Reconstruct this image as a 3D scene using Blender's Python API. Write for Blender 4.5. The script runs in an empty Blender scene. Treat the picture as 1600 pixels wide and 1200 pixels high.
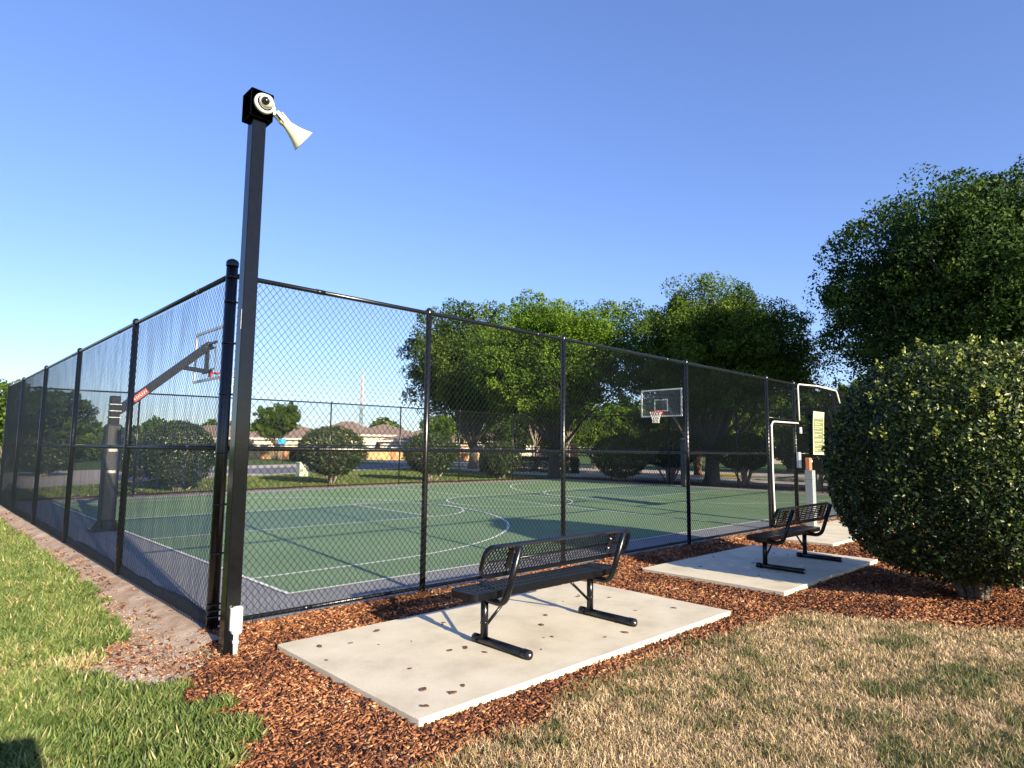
import bpy, math, random
import numpy as np
from mathutils import Matrix, Vector
rad = math.radians
rng = np.random.default_rng(7)
random.seed(7)
sc = bpy.context.scene
col = sc.collection

# ------------------------------------------------------------------ camera, sky, sun
CAM = np.array([-2.024, -5.707, 1.529])
YAW, PITCH, ROLL, FPX = rad(46.066), rad(5.949), rad(0.606), 990.6
_f = np.array([math.cos(YAW)*math.cos(PITCH), math.sin(YAW)*math.cos(PITCH), math.sin(PITCH)])
_r = np.array([math.sin(YAW), -math.cos(YAW), 0.0])
_u = np.cross(_r, _f)
_c, _s = math.cos(ROLL), math.sin(ROLL)
RT, UP = _c*_r+_s*_u, _c*_u-_s*_r
cd = bpy.data.cameras.new('camera')
cam = bpy.data.objects.new('camera', cd); col.objects.link(cam)
cd.sensor_width = 36.0
cd.lens = FPX/1600*36.0
cd.clip_start = 0.05; cd.clip_end = 3000
cam.matrix_world = Matrix(((RT[0], UP[0], -_f[0], CAM[0]), (RT[1], UP[1], -_f[1], CAM[1]),
                           (RT[2], UP[2], -_f[2], CAM[2]), (0, 0, 0, 1)))
sc.camera = cam

SUN_EL, SUN_AZ = rad(17.8), rad(7)          # light travels towards +Y, slightly +X
w = bpy.data.worlds.new('World'); sc.world = w; w.use_nodes = True
nt = w.node_tree
bg = nt.nodes['Background']
sky = nt.nodes.new('ShaderNodeTexSky'); sky.sky_type = 'NISHITA'; sky.sun_disc = False
sky.sun_elevation = SUN_EL; sky.sun_rotation = math.pi+SUN_AZ
sky.altitude = 0; sky.air_density = 1.0; sky.dust_density = 0.3; sky.ozone_density = 3.0
hs = nt.nodes.new('ShaderNodeHueSaturation'); hs.inputs['Saturation'].default_value = 1.12; hs.inputs['Hue'].default_value = .515
gm = nt.nodes.new('ShaderNodeGamma'); gm.inputs[1].default_value = .76; nt.links.new(hs.outputs[0], gm.inputs[0])
nt.links.new(sky.outputs[0], hs.inputs['Color']); tm = nt.nodes.new('ShaderNodeMix'); tm.data_type = 'RGBA'; tm.blend_type = 'MULTIPLY'; tm.inputs[0].default_value = 1; tm.inputs[7].default_value = (.97, 1.04, 1.26, 1)
nt.links.new(gm.outputs[0], tm.inputs[6]); nt.links.new(tm.outputs[2], bg.inputs[0]); bg.inputs[1].default_value = 0.115
sl = bpy.data.lights.new('sun', 'SUN'); sl.energy = 5.0; sl.angle = rad(0.5); sl.color = (1.0, 0.87, 0.62)
sun = bpy.data.objects.new('sun', sl); col.objects.link(sun)
sun.rotation_euler = (math.pi/2-SUN_EL, 0, -SUN_AZ); sun.location = (-3, -20, 12)
sc.view_settings.view_transform = 'Standard'; sc.view_settings.look = 'None'
sc.view_settings.exposure = 1.35; sc.view_settings.gamma = 1
try:
    sc.cycles.transparent_max_bounces = 16
    sc.cycles.max_bounces = 6
except Exception: pass

# ------------------------------------------------------------------ helpers
def gz(x, y):
    t = np.clip((np.asarray(x, float)+np.asarray(y, float)-12)/16, 0, 1)
    return .13*t*t*(3-2*t)
GL = -0.062                                  # lawn level beside the court slab

def tag(o, label=None, cat=None, group=None, kind=None):
    if label: o['label'] = label
    if cat: o['category'] = cat
    if group: o['group'] = group
    if kind: o['kind'] = kind
    return o
def link(o, parent=None):
    col.objects.link(o)
    if parent is not None: o.parent = parent
    return o
def empty(name, loc, label, cat, group=None, rz=0):
    o = bpy.data.objects.new(name, None); o.location = loc; o.rotation_euler = (0, 0, rz)
    o.empty_display_size = .1
    link(o); return tag(o, label, cat, group)
def arr_mesh(name, V, F, mat, parent=None, loc=None, tint=None, smooth=False):
    """V (n,3); F: list of (array(m,k)) face arrays; tint per-vertex float"""
    V = np.asarray(V, np.float32)
    me = bpy.data.meshes.new(name)
    if not isinstance(F, (list, tuple)): F = [F]
    F = [np.asarray(f, np.int32) for f in F if len(f)]
    me.vertices.add(len(V)); me.vertices.foreach_set('co', V.ravel())
    idx = np.concatenate([f.ravel() for f in F]); tot = np.concatenate([np.full(len(f), f.shape[1], np.int32) for f in F])
    st = np.concatenate([[0], np.cumsum(tot)[:-1]]).astype(np.int32)
    me.loops.add(len(idx)); me.loops.foreach_set('vertex_index', idx)
    me.polygons.add(len(tot)); me.polygons.foreach_set('loop_start', st)
    me.update(calc_edges=True); me.validate()
    if smooth: me.polygons.foreach_set('use_smooth', np.ones(len(me.polygons), bool))
    if tint is not None:
        a = me.attributes.new('tint', 'FLOAT', 'POINT'); a.data.foreach_set('value', np.asarray(tint, np.float32))
    me.materials.append(mat)
    o = bpy.data.objects.new(name, me)
    if loc is not None: o.location = loc
    return link(o, parent)

class MB:
    """collects solids, becomes one mesh"""
    def __init__(s): s.v = []; s.f = []; s.sm = []
    def add(s, V, F, smooth=False):
        b = len(s.v); s.v += [tuple(map(float, p)) for p in V]
        for f in F: s.f.append([b+i for i in f]); s.sm.append(smooth)
        return s
    def box(s, c, d, rot=None):
        hx, hy, hz = d[0]/2, d[1]/2, d[2]/2
        P = [(x, y, z) for z in (-hz, hz) for y in (-hy, hy) for x in (-hx, hx)]
        if rot is not None: P = [tuple(rot @ Vector(p)) for p in P]
        P = [(p[0]+c[0], p[1]+c[1], p[2]+c[2]) for p in P]
        return s.add(P, [(0, 2, 3, 1), (4, 5, 7, 6), (0, 1, 5, 4), (2, 6, 7, 3), (0, 4, 6, 2), (1, 3, 7, 5)])
    def bbox(s, c, d, b=.006, rot=None):
        """box with chamfered edges"""
        h = [d[0]/2, d[1]/2, d[2]/2]; b = min(b, min(h)*.49); P = []; idx = {}
        for sx in (-1, 1):
            for sy in (-1, 1):
                for sz in (-1, 1):
                    for ax in range(3):
                        q = [sx*h[0], sy*h[1], sz*h[2]]
                        for k in range(3):
                            if k != ax: q[k] -= (sx, sy, sz)[k]*b
                        idx[(sx, sy, sz, ax)] = len(P); P.append(q)
        F = []
        for ax in range(3):
            o1, o2 = [k for k in range(3) if k != ax]
            for sg in (-1, 1):
                f = []
                for a, c2 in ((-1, -1), (1, -1), (1, 1), (-1, 1)):
                    t = [0, 0, 0]; t[ax] = sg; t[o1] = a; t[o2] = c2; f.append(idx[(*t, ax)])
                F.append(f)
            for a in (-1, 1):
                for c2 in (-1, 1):
                    t1 = [0, 0, 0]; t1[o1] = a; t1[o2] = c2
                    A = list(t1); A[ax] = -1; B = list(t1); B[ax] = 1
                    F.append([idx[(*A, o1)], idx[(*B, o1)], idx[(*B, o2)], idx[(*A, o2)]])
        for k in [(x, y, z) for x in (-1, 1) for y in (-1, 1) for z in (-1, 1)]:
            F.append([idx[(*k, 0)], idx[(*k, 1)], idx[(*k, 2)]])
        if rot is not None: P = [tuple(rot @ Vector(p)) for p in P]
        P = [(p[0]+c[0], p[1]+c[1], p[2]+c[2]) for p in P]
        return s.add(P, F)
    def tube(s, pts, r, n=10, cap=True, smooth=True):
        pts = [Vector(p) for p in pts]; m = len(pts)
        rs = r if isinstance(r, (list, tuple)) else [r]*m
        T = []
        for i in range(m):
            a = pts[max(i-1, 0)]; b = pts[min(i+1, m-1)]; T.append((b-a).normalized())
        ref = Vector((0, 0, 1)) if abs(T[0].z) < .9 else Vector((1, 0, 0))
        N = (ref-T[0]*ref.dot(T[0])).normalized(); V = []
        for i in range(m):
            N = (N-T[i]*N.dot(T[i])).normalized(); B = T[i].cross(N)
            for k in range(n):
                a = 2*math.pi*k/n; V.append(pts[i]+(N*math.cos(a)+B*math.sin(a))*rs[i])
        F = []
        for i in range(m-1):
            for k in range(n):
                F.append((i*n+k, i*n+(k+1) % n, (i+1)*n+(k+1) % n, (i+1)*n+k))
        b = len(s.v); s.add(V, F, smooth)
        if cap:
            s.f.append([b+k for k in range(n)][::-1]); s.sm.append(False)
            s.f.append([b+(m-1)*n+k for k in range(n)]); s.sm.append(False)
        return s
    def lathe(s, prof, origin, axis, n=20, smooth=True):
        ax = Vector(axis).normalized(); ref = Vector((0, 0, 1)) if abs(ax.z) < .9 else Vector((1, 0, 0))
        N = (ref-ax*ref.dot(ax)).normalized(); B = ax.cross(N); O = Vector(origin); V = []
        for (d, r) in prof:
            for k in range(n):
                a = 2*math.pi*k/n; V.append(O+ax*d+(N*math.cos(a)+B*math.sin(a))*max(r, 1e-4))
        F = [(i*n+k, i*n+(k+1) % n, (i+1)*n+(k+1) % n, (i+1)*n+k) for i in range(len(prof)-1) for k in range(n)]
        return s.add(V, F, smooth)
    def prism(s, poly, z0, z1):
        n = len(poly)
        V = [(p[0], p[1], z0) for p in poly]+[(p[0], p[1], z1) for p in poly]
        return s.add(V, [list(range(n))[::-1], list(range(n, 2*n))]+[(i, (i+1) % n, n+(i+1) % n, n+i) for i in range(n)])
    def build(s, name, mat, parent=None, loc=None):
        me = bpy.data.meshes.new(name); me.from_pydata(s.v, [], s.f); me.update()
        me.polygons.foreach_set('use_smooth', s.sm); me.materials.append(mat)
        o = bpy.data.objects.new(name, me)
        if loc is not None: o.location = loc
        return link(o, parent)

def copy_tree(o, parent=None):
    c = o.copy(); col.objects.link(c)
    if parent is not None: c.parent = parent
    for ch in list(o.children): copy_tree(ch, c)
    return c
def in_poly(P, poly):
    x, y = P[:, 0], P[:, 1]; r = np.zeros(len(P), bool); n = len(poly)
    for i in range(n):
        x1, y1 = poly[i]; x2, y2 = poly[(i+1) % n]
        if y1 == y2: continue
        c = ((y1 > y) != (y2 > y)) & (x < (x2-x1)*(y-y1)/(y2-y1)+x1); r ^= c
    return r
def in_view(P, pad=.08, zref=0.0):
    d = np.column_stack([P[:, 0]-CAM[0], P[:, 1]-CAM[1], np.full(len(P), zref-CAM[2])])
    z = d @ _f; u = (d @ RT)/z*FPX/800; v = (d @ UP)/z*FPX/600
    return (z > .3) & (abs(u) < 1+pad) & (v > -1-pad*1.8)
def vnoise(x, y, s, seed=0):
    """smooth value noise in 0..1"""
    r = np.random.default_rng(seed); T = r.random((64, 64)); x = x/s+100; y = y/s+100
    i, j = np.floor(x).astype(int), np.floor(y).astype(int); fx, fy = x-i, y-j
    fx = fx*fx*(3-2*fx); fy = fy*fy*(3-2*fy)
    g = lambda a, b: T[a % 64, b % 64]
    return (g(i, j)*(1-fx)+g(i+1, j)*fx)*(1-fy)+(g(i, j+1)*(1-fx)+g(i+1, j+1)*fx)*fy

# ------------------------------------------------------------------ materials
def newmat(name):
    m = bpy.data.materials.new(name); m.use_nodes = True
    return m, m.node_tree, m.node_tree.nodes['Principled BSDF']
def mat(name, c, rough=.6, metal=0, spec=.5, var=.12, scale=20, bump=0, bscale=60, coat=0):
    """colour with a little procedural variation, optional bump"""
    m, t, b = newmat(name)
    b.inputs['Roughness'].default_value = rough; b.inputs['Metallic'].default_value = metal
    b.inputs['Specular IOR Level'].default_value = spec
    if coat: b.inputs['Coat Weight'].default_value = coat; b.inputs['Coat Roughness'].default_value = .08
    tc = t.nodes.new('ShaderNodeTexCoord'); n = t.nodes.new('ShaderNodeTexNoise'); n.inputs['Scale'].default_value = scale
    n.inputs['Detail'].default_value = 6
    r = t.nodes.new('ShaderNodeValToRGB')
    r.color_ramp.elements[0].position = .3; r.color_ramp.elements[1].position = .7
    r.color_ramp.elements[0].color = (*[x*(1-var) for x in c], 1); r.color_ramp.elements[1].color = (*[min(1, x*(1+var)) for x in c], 1)
    t.links.new(tc.outputs['Object'], n.inputs['Vector']); t.links.new(n.outputs['Fac'], r.inputs['Fac']); t.links.new(r.outputs[0], b.inputs['Base Color'])
    if bump:
        n2 = t.nodes.new('ShaderNodeTexNoise'); n2.inputs['Scale'].default_value = bscale; n2.inputs['Detail'].default_value = 5
        bp = t.nodes.new('ShaderNodeBump'); bp.inputs['Strength'].default_value = bump; bp.inputs['Distance'].default_value = .01
        t.links.new(tc.outputs['Object'], n2.inputs['Vector']); t.links.new(n2.outputs['Fac'], bp.inputs['Height']); t.links.new(bp.outputs[0], b.inputs['Normal'])
    return m
def multi(name, stops, scale=3, detail=8, rough=.9, scale2=None, stops2=None, bump=.4, bscale=40, bdist=.02, spec=.3):
    """two layered noises, for ground surfaces"""
    m, t, b = newmat(name); b.inputs['Roughness'].default_value = rough; b.inputs['Specular IOR Level'].default_value = spec
    tc = t.nodes.new('ShaderNodeTexCoord')
    def layer(sc_, st):
        n = t.nodes.new('ShaderNodeTexNoise'); n.inputs['Scale'].default_value = sc_; n.inputs['Detail'].default_value = detail
        n.inputs['Roughness'].default_value = .62
        r = t.nodes.new('ShaderNodeValToRGB'); e = r.color_ramp.elements
        while len(e) < len(st): e.new(.5)
        for k, (p, c) in enumerate(st): e[k].position = p; e[k].color = (*c, 1)
        t.links.new(tc.outputs['Object'], n.inputs['Vector']); t.links.new(n.outputs['Fac'], r.inputs['Fac']); return r
    a = layer(scale, stops); out = a.outputs[0]
    if stops2:
        c = layer(scale2, stops2); mx = t.nodes.new('ShaderNodeMix'); mx.data_type = 'RGBA'; mx.blend_type = 'MULTIPLY'; mx.inputs[0].default_value = 1
        t.links.new(out, mx.inputs[6]); t.links.new(c.outputs[0], mx.inputs[7]); out = mx.outputs[2]
    t.links.new(out, b.inputs['Base Color'])
    if bump:
        n2 = t.nodes.new('ShaderNodeTexNoise'); n2.inputs['Scale'].default_value = bscale; n2.inputs['Detail'].default_value = 6
        bp = t.nodes.new('ShaderNodeBump'); bp.inputs['Strength'].default_value = bump; bp.inputs['Distance'].default_value = bdist
        t.links.new(tc.outputs['Object'], n2.inputs['Vector']); t.links.new(n2.outputs['Fac'], bp.inputs['Height']); t.links.new(bp.outputs[0], b.inputs['Normal'])
    return m
def tintmat(name, stops, rough=.7, trans=0.0, spec=.4, coat=0):
    """per-leaf / per-blade / per-chip colour from the 'tint' attribute"""
    m, t, b = newmat(name); b.inputs['Roughness'].default_value = rough; b.inputs['Specular IOR Level'].default_value = spec
    a = t.nodes.new('ShaderNodeAttribute'); a.attribute_name = 'tint'
    r = t.nodes.new('ShaderNodeValToRGB'); e = r.color_ramp.elements
    while len(e) < len(stops): e.new(.5)
    for k, (p, c) in enumerate(stops): e[k].position = p; e[k].color = (*c, 1)
    t.links.new(a.outputs['Fac'], r.inputs['Fac']); t.links.new(r.outputs[0], b.inputs['Base Color'])
    if trans:
        tr = t.nodes.new('ShaderNodeBsdfTranslucent'); t.links.new(r.outputs[0], tr.inputs[0])
        mx = t.nodes.new('ShaderNodeMixShader'); mx.inputs[0].default_value = trans
        t.links.new(b.outputs[0], mx.inputs[1]); t.links.new(tr.outputs[0], mx.inputs[2])
        t.links.new(mx.outputs[0], t.nodes['Material Output'].inputs[0])
    return m

M = {}
M['black'] = mat('black_powder_coat', (.006, .006, .007), rough=.26, var=.2, spec=.5, bump=.05, bscale=120)
M['polepaint'] = mat('black_gloss_pole_paint', (.004, .0045, .006), rough=.12, var=.2, spec=.36, bump=.04, bscale=15)
M['vinyl'] = mat('black_vinyl_wire', (.006, .009, .010), rough=.5, spec=.3)
M['plastisol'] = mat('black_plastisol', (.004, .0045, .007), rough=.24, var=.2, spec=.42, bump=.06, bscale=150)
M['seatgrid'] = mat('black_plastisol_sky_sheen', (.016, .018, .030), rough=.28, spec=.5)  # lighter, bluer copy of the bench black: sky sheen put into the colour
M['bolt'] = mat('zinc_bolt', (.55, .56, .58), rough=.3, metal=.9)
M['concrete'] = multi('broom_concrete', [(.3, (.53, .46, .345)), (.5, (.66, .585, .445)), (.72, (.74, .66, .515))], scale=2.2,
                      scale2=90, stops2=[(.28, (.66, .63, .60)), (.42, (.93, .93, .93)), (.6, (1, 1, 1))], rough=.85, bump=.5, bscale=140, bdist=.004)
M['apron'] = multi('grey_court_coating', [(.3, (.25, .25, .262)), (.7, (.31, .31, .32))], scale=1.2, scale2=120,
                   stops2=[(.35, (.72, .72, .72)), (.6, (1, 1, 1))], rough=.8, bump=.3, bscale=200, bdist=.003)
M['green'] = multi('green_court_coating', [(.28, (.150, .238, .122)), (.5, (.185, .28, .145)), (.72, (.215, .305, .168))], scale=.55, scale2=70,
                   stops2=[(.3, (.80, .80, .80)), (.6, (1, 1, 1))], rough=.75, bump=.25, bscale=200, bdist=.003)
M['key'] = multi('teal_key_coating', [(.3, (.125, .21, .14)), (.7, (.15, .245, .165))], scale=.7, scale2=120,
                 stops2=[(.3, (.82, .82, .82)), (.6, (1, 1, 1))], rough=.75, bump=.25, bscale=200, bdist=.003)
M['line'] = mat('white_line_paint', (.74, .74, .72), rough=.7, var=.08, scale=6)
M['lawn'] = multi('lawn_turf', [(.3, (.055, .11, .018)), (.55, (.10, .17, .03)), (.75, (.17, .20, .06))], scale=.9,
                  scale2=60, stops2=[(.3, (.55, .6, .5)), (.65, (1, 1, 1))], bump=.8, bscale=90, bdist=.03)
M['dry'] = multi('thatch_soil', [(.3, (.16, .10, .06)), (.55, (.30, .20, .12)), (.75, (.38, .27, .17))], scale=2.5,
                 scale2=80, stops2=[(.3, (.5, .5, .5)), (.6, (1, 1, 1))], bump=.8, bscale=90, bdist=.02)
M['dirt'] = multi('sandy_soil', [(.3, (.30, .19, .125)), (.5, (.46, .34, .255)), (.7, (.62, .52, .42))], scale=4,
                  scale2=60, stops2=[(.3, (.7, .66, .62)), (.6, (1, 1, 1))], bump=.7, bscale=50, bdist=.02)
M['mulchbase'] = multi('mulch_fines', [(.3, (.05, .02, .012)), (.7, (.13, .05, .026))], scale=30, bump=.9, bscale=80, bdist=.03)
M['road'] = multi('pale_asphalt', [(.3, (.50, .43, .38)), (.7, (.58, .50, .45))], scale=.3, scale2=30,
                  stops2=[(.3, (.85, .85, .85)), (.6, (1, 1, 1))], bump=.2)
M['lot'] = multi('grey_asphalt', [(.3, (.14, .145, .17)), (.7, (.18, .185, .21))], scale=.3, bump=.2)
M['chip'] = tintmat('bark_mulch_chip', [(0, (.028, .012, .008)), (.30, (.13, .048, .025)), (.58, (.28, .112, .050)), (.84, (.44, .20, .09)), (1, (.58, .38, .22))], rough=.8, spec=.25)
M['blade'] = tintmat('grass_blade', [(0, (.045, .085, .016)), (.45, (.125, .18, .045)), (.75, (.22, .27, .075)), (.88, (.38, .32, .14)), (1, (.5, .40, .22))], rough=.55, trans=.3)
M['dryblade'] = tintmat('dry_grass_blade', [(0, (.10, .13, .04)), (.24, (.19, .19, .075)), (.44, (.34, .25, .13)), (.7, (.56, .40, .235)), (1, (.80, .63, .40))], rough=.6, trans=.25)
M['oak'] = tintmat('oak_leaf', [(0, (.02, .045, .008)), (.45, (.055, .10, .014)), (.8, (.11, .17, .022)), (1, (.20, .24, .035))], rough=.6, trans=.32, spec=.15)
M['oakbright'] = tintmat('bright_oak_leaf', [(0, (.03, .07, .008)), (.45, (.09, .165, .014)), (.8, (.16, .25, .022)), (1, (.26, .33, .04))], rough=.6, trans=.38, spec=.15)
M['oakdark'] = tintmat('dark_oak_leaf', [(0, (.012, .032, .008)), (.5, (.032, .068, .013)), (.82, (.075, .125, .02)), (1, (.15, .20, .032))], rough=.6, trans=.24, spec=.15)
M['shrub'] = tintmat('shrub_leaf', [(0, (.014, .03, .010)), (.5, (.03, .058, .016)), (.85, (.07, .10, .025)), (1, (.2, .22, .06))], rough=.32, trans=.18, spec=.5)
M['privet'] = tintmat('glossy_shrub_leaf', [(0, (.010, .022, .008)), (.5, (.024, .046, .012)), (.8, (.062, .085, .018)), (.92, (.16, .19, .035)), (1, (.32, .36, .08))], rough=.38, trans=.18, spec=.3)
M['palmleaf'] = tintmat('palm_leaf', [(0, (.08, .09, .02)), (.5, (.22, .17, .04)), (1, (.12, .2, .04))], rough=.5, trans=.3)
M['bark'] = multi('grey_bark', [(.3, (.07, .058, .048)), (.7, (.17, .145, .125))], scale=12, bump=.8, bscale=25, bdist=.04)
M['palebark'] = multi('pale_bark', [(.3, (.22, .18, .14)), (.7, (.36, .30, .24))], scale=10, bump=.5, bscale=25, bdist=.02)
M['palmbark'] = multi('palm_bark', [(.3, (.18, .10, .05)), (.7, (.34, .21, .12))], scale=14, bump=.8, bscale=30, bdist=.04)
M['white'] = mat('white_plastic', (.62, .61, .57), rough=.35, var=.05)
M['cream'] = mat('cream_enamel', (.62, .59, .46), rough=.3, var=.06)
M['lens'] = mat('black_lens', (.01, .01, .01), rough=.08)
M['steel'] = mat('galvanised_steel', (.55, .56, .57), rough=.4, metal=.5, var=.15)
M['pvc'] = mat('white_pipe', (.70, .70, .68), rough=.4, var=.08)
M['postgrey'] = mat('pale_grey_post', (.22, .25, .27), rough=.5, var=.1)
M['orange'] = mat('rusty_orange_box', (.55, .17, .08), rough=.5, var=.35, scale=18)
M['red'] = mat('red_steel', (.62, .03, .025), rough=.4)
M['redlabel'] = mat('red_sticker', (.62, .07, .07), rough=.4)
M['pad'] = mat('dark_pole_padding', (.035, .035, .04), rough=.5, var=.3)
M['net'] = mat('white_net', (.75, .75, .72), rough=.8)
M['signgreen'] = mat('olive_sign_face', (.15, .17, .07), rough=.45)
M['signcream'] = mat('cream_sign_face', (.50, .50, .36), rough=.45)
M['cabinet'] = mat('pale_green_cabinet', (.48, .52, .40), rough=.5)
M['roof'] = multi('brown_tile_roof', [(.3, (.20, .14, .11)), (.7, (.29, .215, .175))], scale=2, bump=.3)
M['stucco'] = mat('cream_stucco', (.68, .61, .46), rough=.9, bump=.2)
M['stucco2'] = mat('tan_stucco', (.48, .36, .25), rough=.9, bump=.2)
M['window'] = mat('dark_window_glass', (.03, .04, .05), rough=.1)
M['yellow'] = mat('yellow_orange_wall', (.52, .34, .16), rough=.8, var=.25, scale=1)
M['brick'] = mat('orange_brick', (.50, .20, .10), rough=.85, var=.25, scale=6)
M['panel'] = mat('pale_panel', (.70, .62, .55), rough=.8)
M['carpaint'] = mat('black_car_paint', (.012, .013, .018), rough=.15, coat=.6)
M['tyre'] = mat('tyre_rubber', (.02, .02, .02), rough=.8)
M['kerb'] = mat('kerb_concrete', (.55, .53, .49), rough=.9)
M['yellowpaint'] = mat('yellow_kerb_paint', (.75, .48, .04), rough=.7)
M['blue'] = mat('blue_sign_face', (.05, .35, .62), rough=.4)
M['cloth'] = mat('dark_shirt', (.05, .06, .09), rough=.9)
M['skin'] = mat('skin', (.55, .36, .27), rough=.6)
M['towerlow'] = mat('dull_green_steel', (.14, .17, .15), rough=.7)
M['towerhigh'] = mat('pale_orange_steel', (.62, .42, .34), rough=.7)
# clear acrylic
m, t, b = newmat('clear_acrylic'); M['acrylic'] = m
b.inputs['Roughness'].default_value = .03; b.inputs['Base Color'].default_value = (.3, .32, .34, 1); b.inputs['Alpha'].default_value = .09
# black woven windscreen: open weave lets about half of the light through, creases where it is doubled
m, t, b = newmat('woven_windscreen'); M['screen'] = m
tc = t.nodes.new('ShaderNodeTexCoord'); mp = t.nodes.new('ShaderNodeMapping'); mp.inputs['Scale'].default_value = (1, 2.6, .5)
n1 = t.nodes.new('ShaderNodeTexNoise'); n1.inputs['Scale'].default_value = 2.2; n1.inputs['Detail'].default_value = 5; n1.inputs['Distortion'].default_value = .8
r1 = t.nodes.new('ShaderNodeValToRGB'); r1.color_ramp.elements[0].position = .40; r1.color_ramp.elements[1].position = .68
r1.color_ramp.elements[0].color = (.10, .10, .10, 1); r1.color_ramp.elements[1].color = (.40, .40, .40, 1)
t.links.new(tc.outputs['Object'], mp.inputs[0]); t.links.new(mp.outputs[0], n1.inputs['Vector']); t.links.new(n1.outputs['Fac'], r1.inputs['Fac'])
b.inputs['Base Color'].default_value = (.12, .14, .25, 1); b.inputs['Roughness'].default_value = .45
tl = t.nodes.new('ShaderNodeBsdfTranslucent'); tl.inputs[0].default_value = (.16, .20, .38, 1)
mx0 = t.nodes.new('ShaderNodeMixShader'); mx0.inputs[0].default_value = .4
t.links.new(b.outputs[0], mx0.inputs[1]); t.links.new(tl.outputs[0], mx0.inputs[2])
tp = t.nodes.new('ShaderNodeBsdfTransparent'); mx = t.nodes.new('ShaderNodeMixShader')
t.links.new(r1.outputs[0], mx.inputs[0]); t.links.new(mx0.outputs[0], mx.inputs[2]); t.links.new(tp.outputs[0], mx.inputs[1])
t.links.new(mx.outputs[0], t.nodes['Material Output'].inputs[0])

# ------------------------------------------------------------------ ground sheets
def grid_sheet(name, xs, ys, dz, material):
    X, Y = np.meshgrid(xs, ys, indexing='ij'); Z = gz(X, Y)+dz
    V = np.column_stack([X.ravel(), Y.ravel(), Z.ravel()]); nx, ny = len(xs), len(ys)
    I = np.arange((nx-1)*(ny-1)); i, j = I//(ny-1), I % (ny-1); a = i*ny+j
    o = arr_mesh(name, V, np.column_stack([a, a+ny, a+ny+1, a+1]), material)
    return tag(o, kind='structure')
fine = lambda a, b, s: np.linspace(a, b, max(2, int(round((b-a)/s))+1))
gx = np.concatenate([[-1500, -600, -200, -80, -30], fine(-12, 44, 1.0), [60, 100, 200, 600, 1500]])
grid_sheet('ground', gx, gx, GL-.01, M['lawn'])
ccx, ccy = 22.0, 15.6                         # fence lines of the court
apr = grid_sheet('court', fine(-.04, 22.1, .5), fine(-.035, 15.75, .5), 0, M['apron'])
apr.name = 'court_apron'
grid_sheet('court', fine(1.07, 20.93, .5), fine(.85, 14.85, .5), .004, M['green'])
grid_sheet('court_key', fine(1.07, 6.9, .5), fine(6.07, 9.63, .5), .008, M['key'])
grid_sheet('court_key', fine(15.1, 20.93, .5), fine(6.07, 9.63, .5), .008, M['key'])
# a few blown leaves on the court apron and lines come with the mulch object below
# edge of the slab as a real step
e = MB()
def edge_strip(mb, a, b_, out, h=.14):
    n = 24
    P = [(a[0]+(b_[0]-a[0])*k/n, a[1]+(b_[1]-a[1])*k/n) for k in range(n+1)]
    V = [(x, y, float(gz(x, y))-.0005) for x, y in P]+[(x+out[0], y+out[1], float(gz(x, y))-h) for x, y in P]
    mb.add(V, [(k, k+1, n+2+k, n+1+k) for k in range(n)])
edge_strip(e, (-.04, -.035), (22.1, -.035), (0, -.01)); edge_strip(e, (-.04, 15.75), (-.04, -.035), (-.01, 0))
edge_strip(e, (22.1, -.035), (22.1, 15.75), (.01, 0)); edge_strip(e, (22.1, 15.75), (-.04, 15.75), (0, .01))
tag(e.build('court_slab_edge', M['dirt']), kind='structure')

def ribbon(V, F, pts, wd, dz):
    """painted line draped on the court"""
    Q = [np.array(pts[0], float)]
    for a, b_ in zip(pts[:-1], pts[1:]):
        a = np.array(a, float); b_ = np.array(b_, float); n = max(1, int(np.hypot(*(b_-a))/.4))
        Q += [a+(b_-a)*k/n for k in range(1, n+1)]
    base = len(V)
    for i, q in enumerate(Q):
        d = Q[min(i+1, len(Q)-1)]-Q[max(i-1, 0)]; d = d/np.hypot(*d); nrm = np.array([-d[1], d[0]])*wd/2
        for s_ in (-1, 1):
            x, y = q+nrm*s_; V.append((x, y, float(gz(x, y))+dz))
    for i in range(len(Q)-1): F.append((base+2*i, base+2*i+2, base+2*i+3, base+2*i+1))
V, F = [], []
LW = .05; cy_ = 7.85
def arc(cx, cy, r, a0, a1, n=48): return [(cx+r*math.cos(a0+(a1-a0)*k/n), cy+r*math.sin(a0+(a1-a0)*k/n)) for k in range(n+1)]
ribbon(V, F, [(1.07, .825), (20.93, .825)], LW, .012); ribbon(V, F, [(1.07, 14.875), (20.93, 14.875)], LW, .012)
ribbon(V, F, [(1.045, .80), (1.045, 14.9)], LW, .0125); ribbon(V, F, [(20.955, .80), (20.955, 14.9)], LW, .0125)
ribbon(V, F, [(11, .85), (11, 14.85)], LW, .0125)
ribbon(V, F, arc(11, cy_, 1.83, 0, 2*math.pi, 64), LW, .013)
for sx, x0 in ((1, 1.07), (-1, 20.93)):
    bx = x0+sx*1.55
    ribbon(V, F, [(x0, cy_-6.02), (bx, cy_-6.02)], LW, .012); ribbon(V, F, [(x0, cy_+6.02), (bx, cy_+6.02)], LW, .012)
    ribbon(V, F, [(bx+sx*6.02*math.cos(a), cy_+6.02*math.sin(a)) for a in np.linspace(-math.pi/2, math.pi/2, 60)], LW, .0135)
    for dy in (-1.78, 1.78): ribbon(V, F, [(x0, cy_+dy), (x0+sx*5.8, cy_+dy)], LW, .012)
    ribbon(V, F, [(x0+sx*5.8, cy_-1.8), (x0+sx*5.8, cy_+1.8)], LW, .0125)
    ribbon(V, F, [(x0+sx*5.8+sx*1.83*math.cos(a), cy_+1.83*math.sin(a)) for a in np.linspace(-math.pi/2, math.pi/2, 40)], LW, .014)
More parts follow.
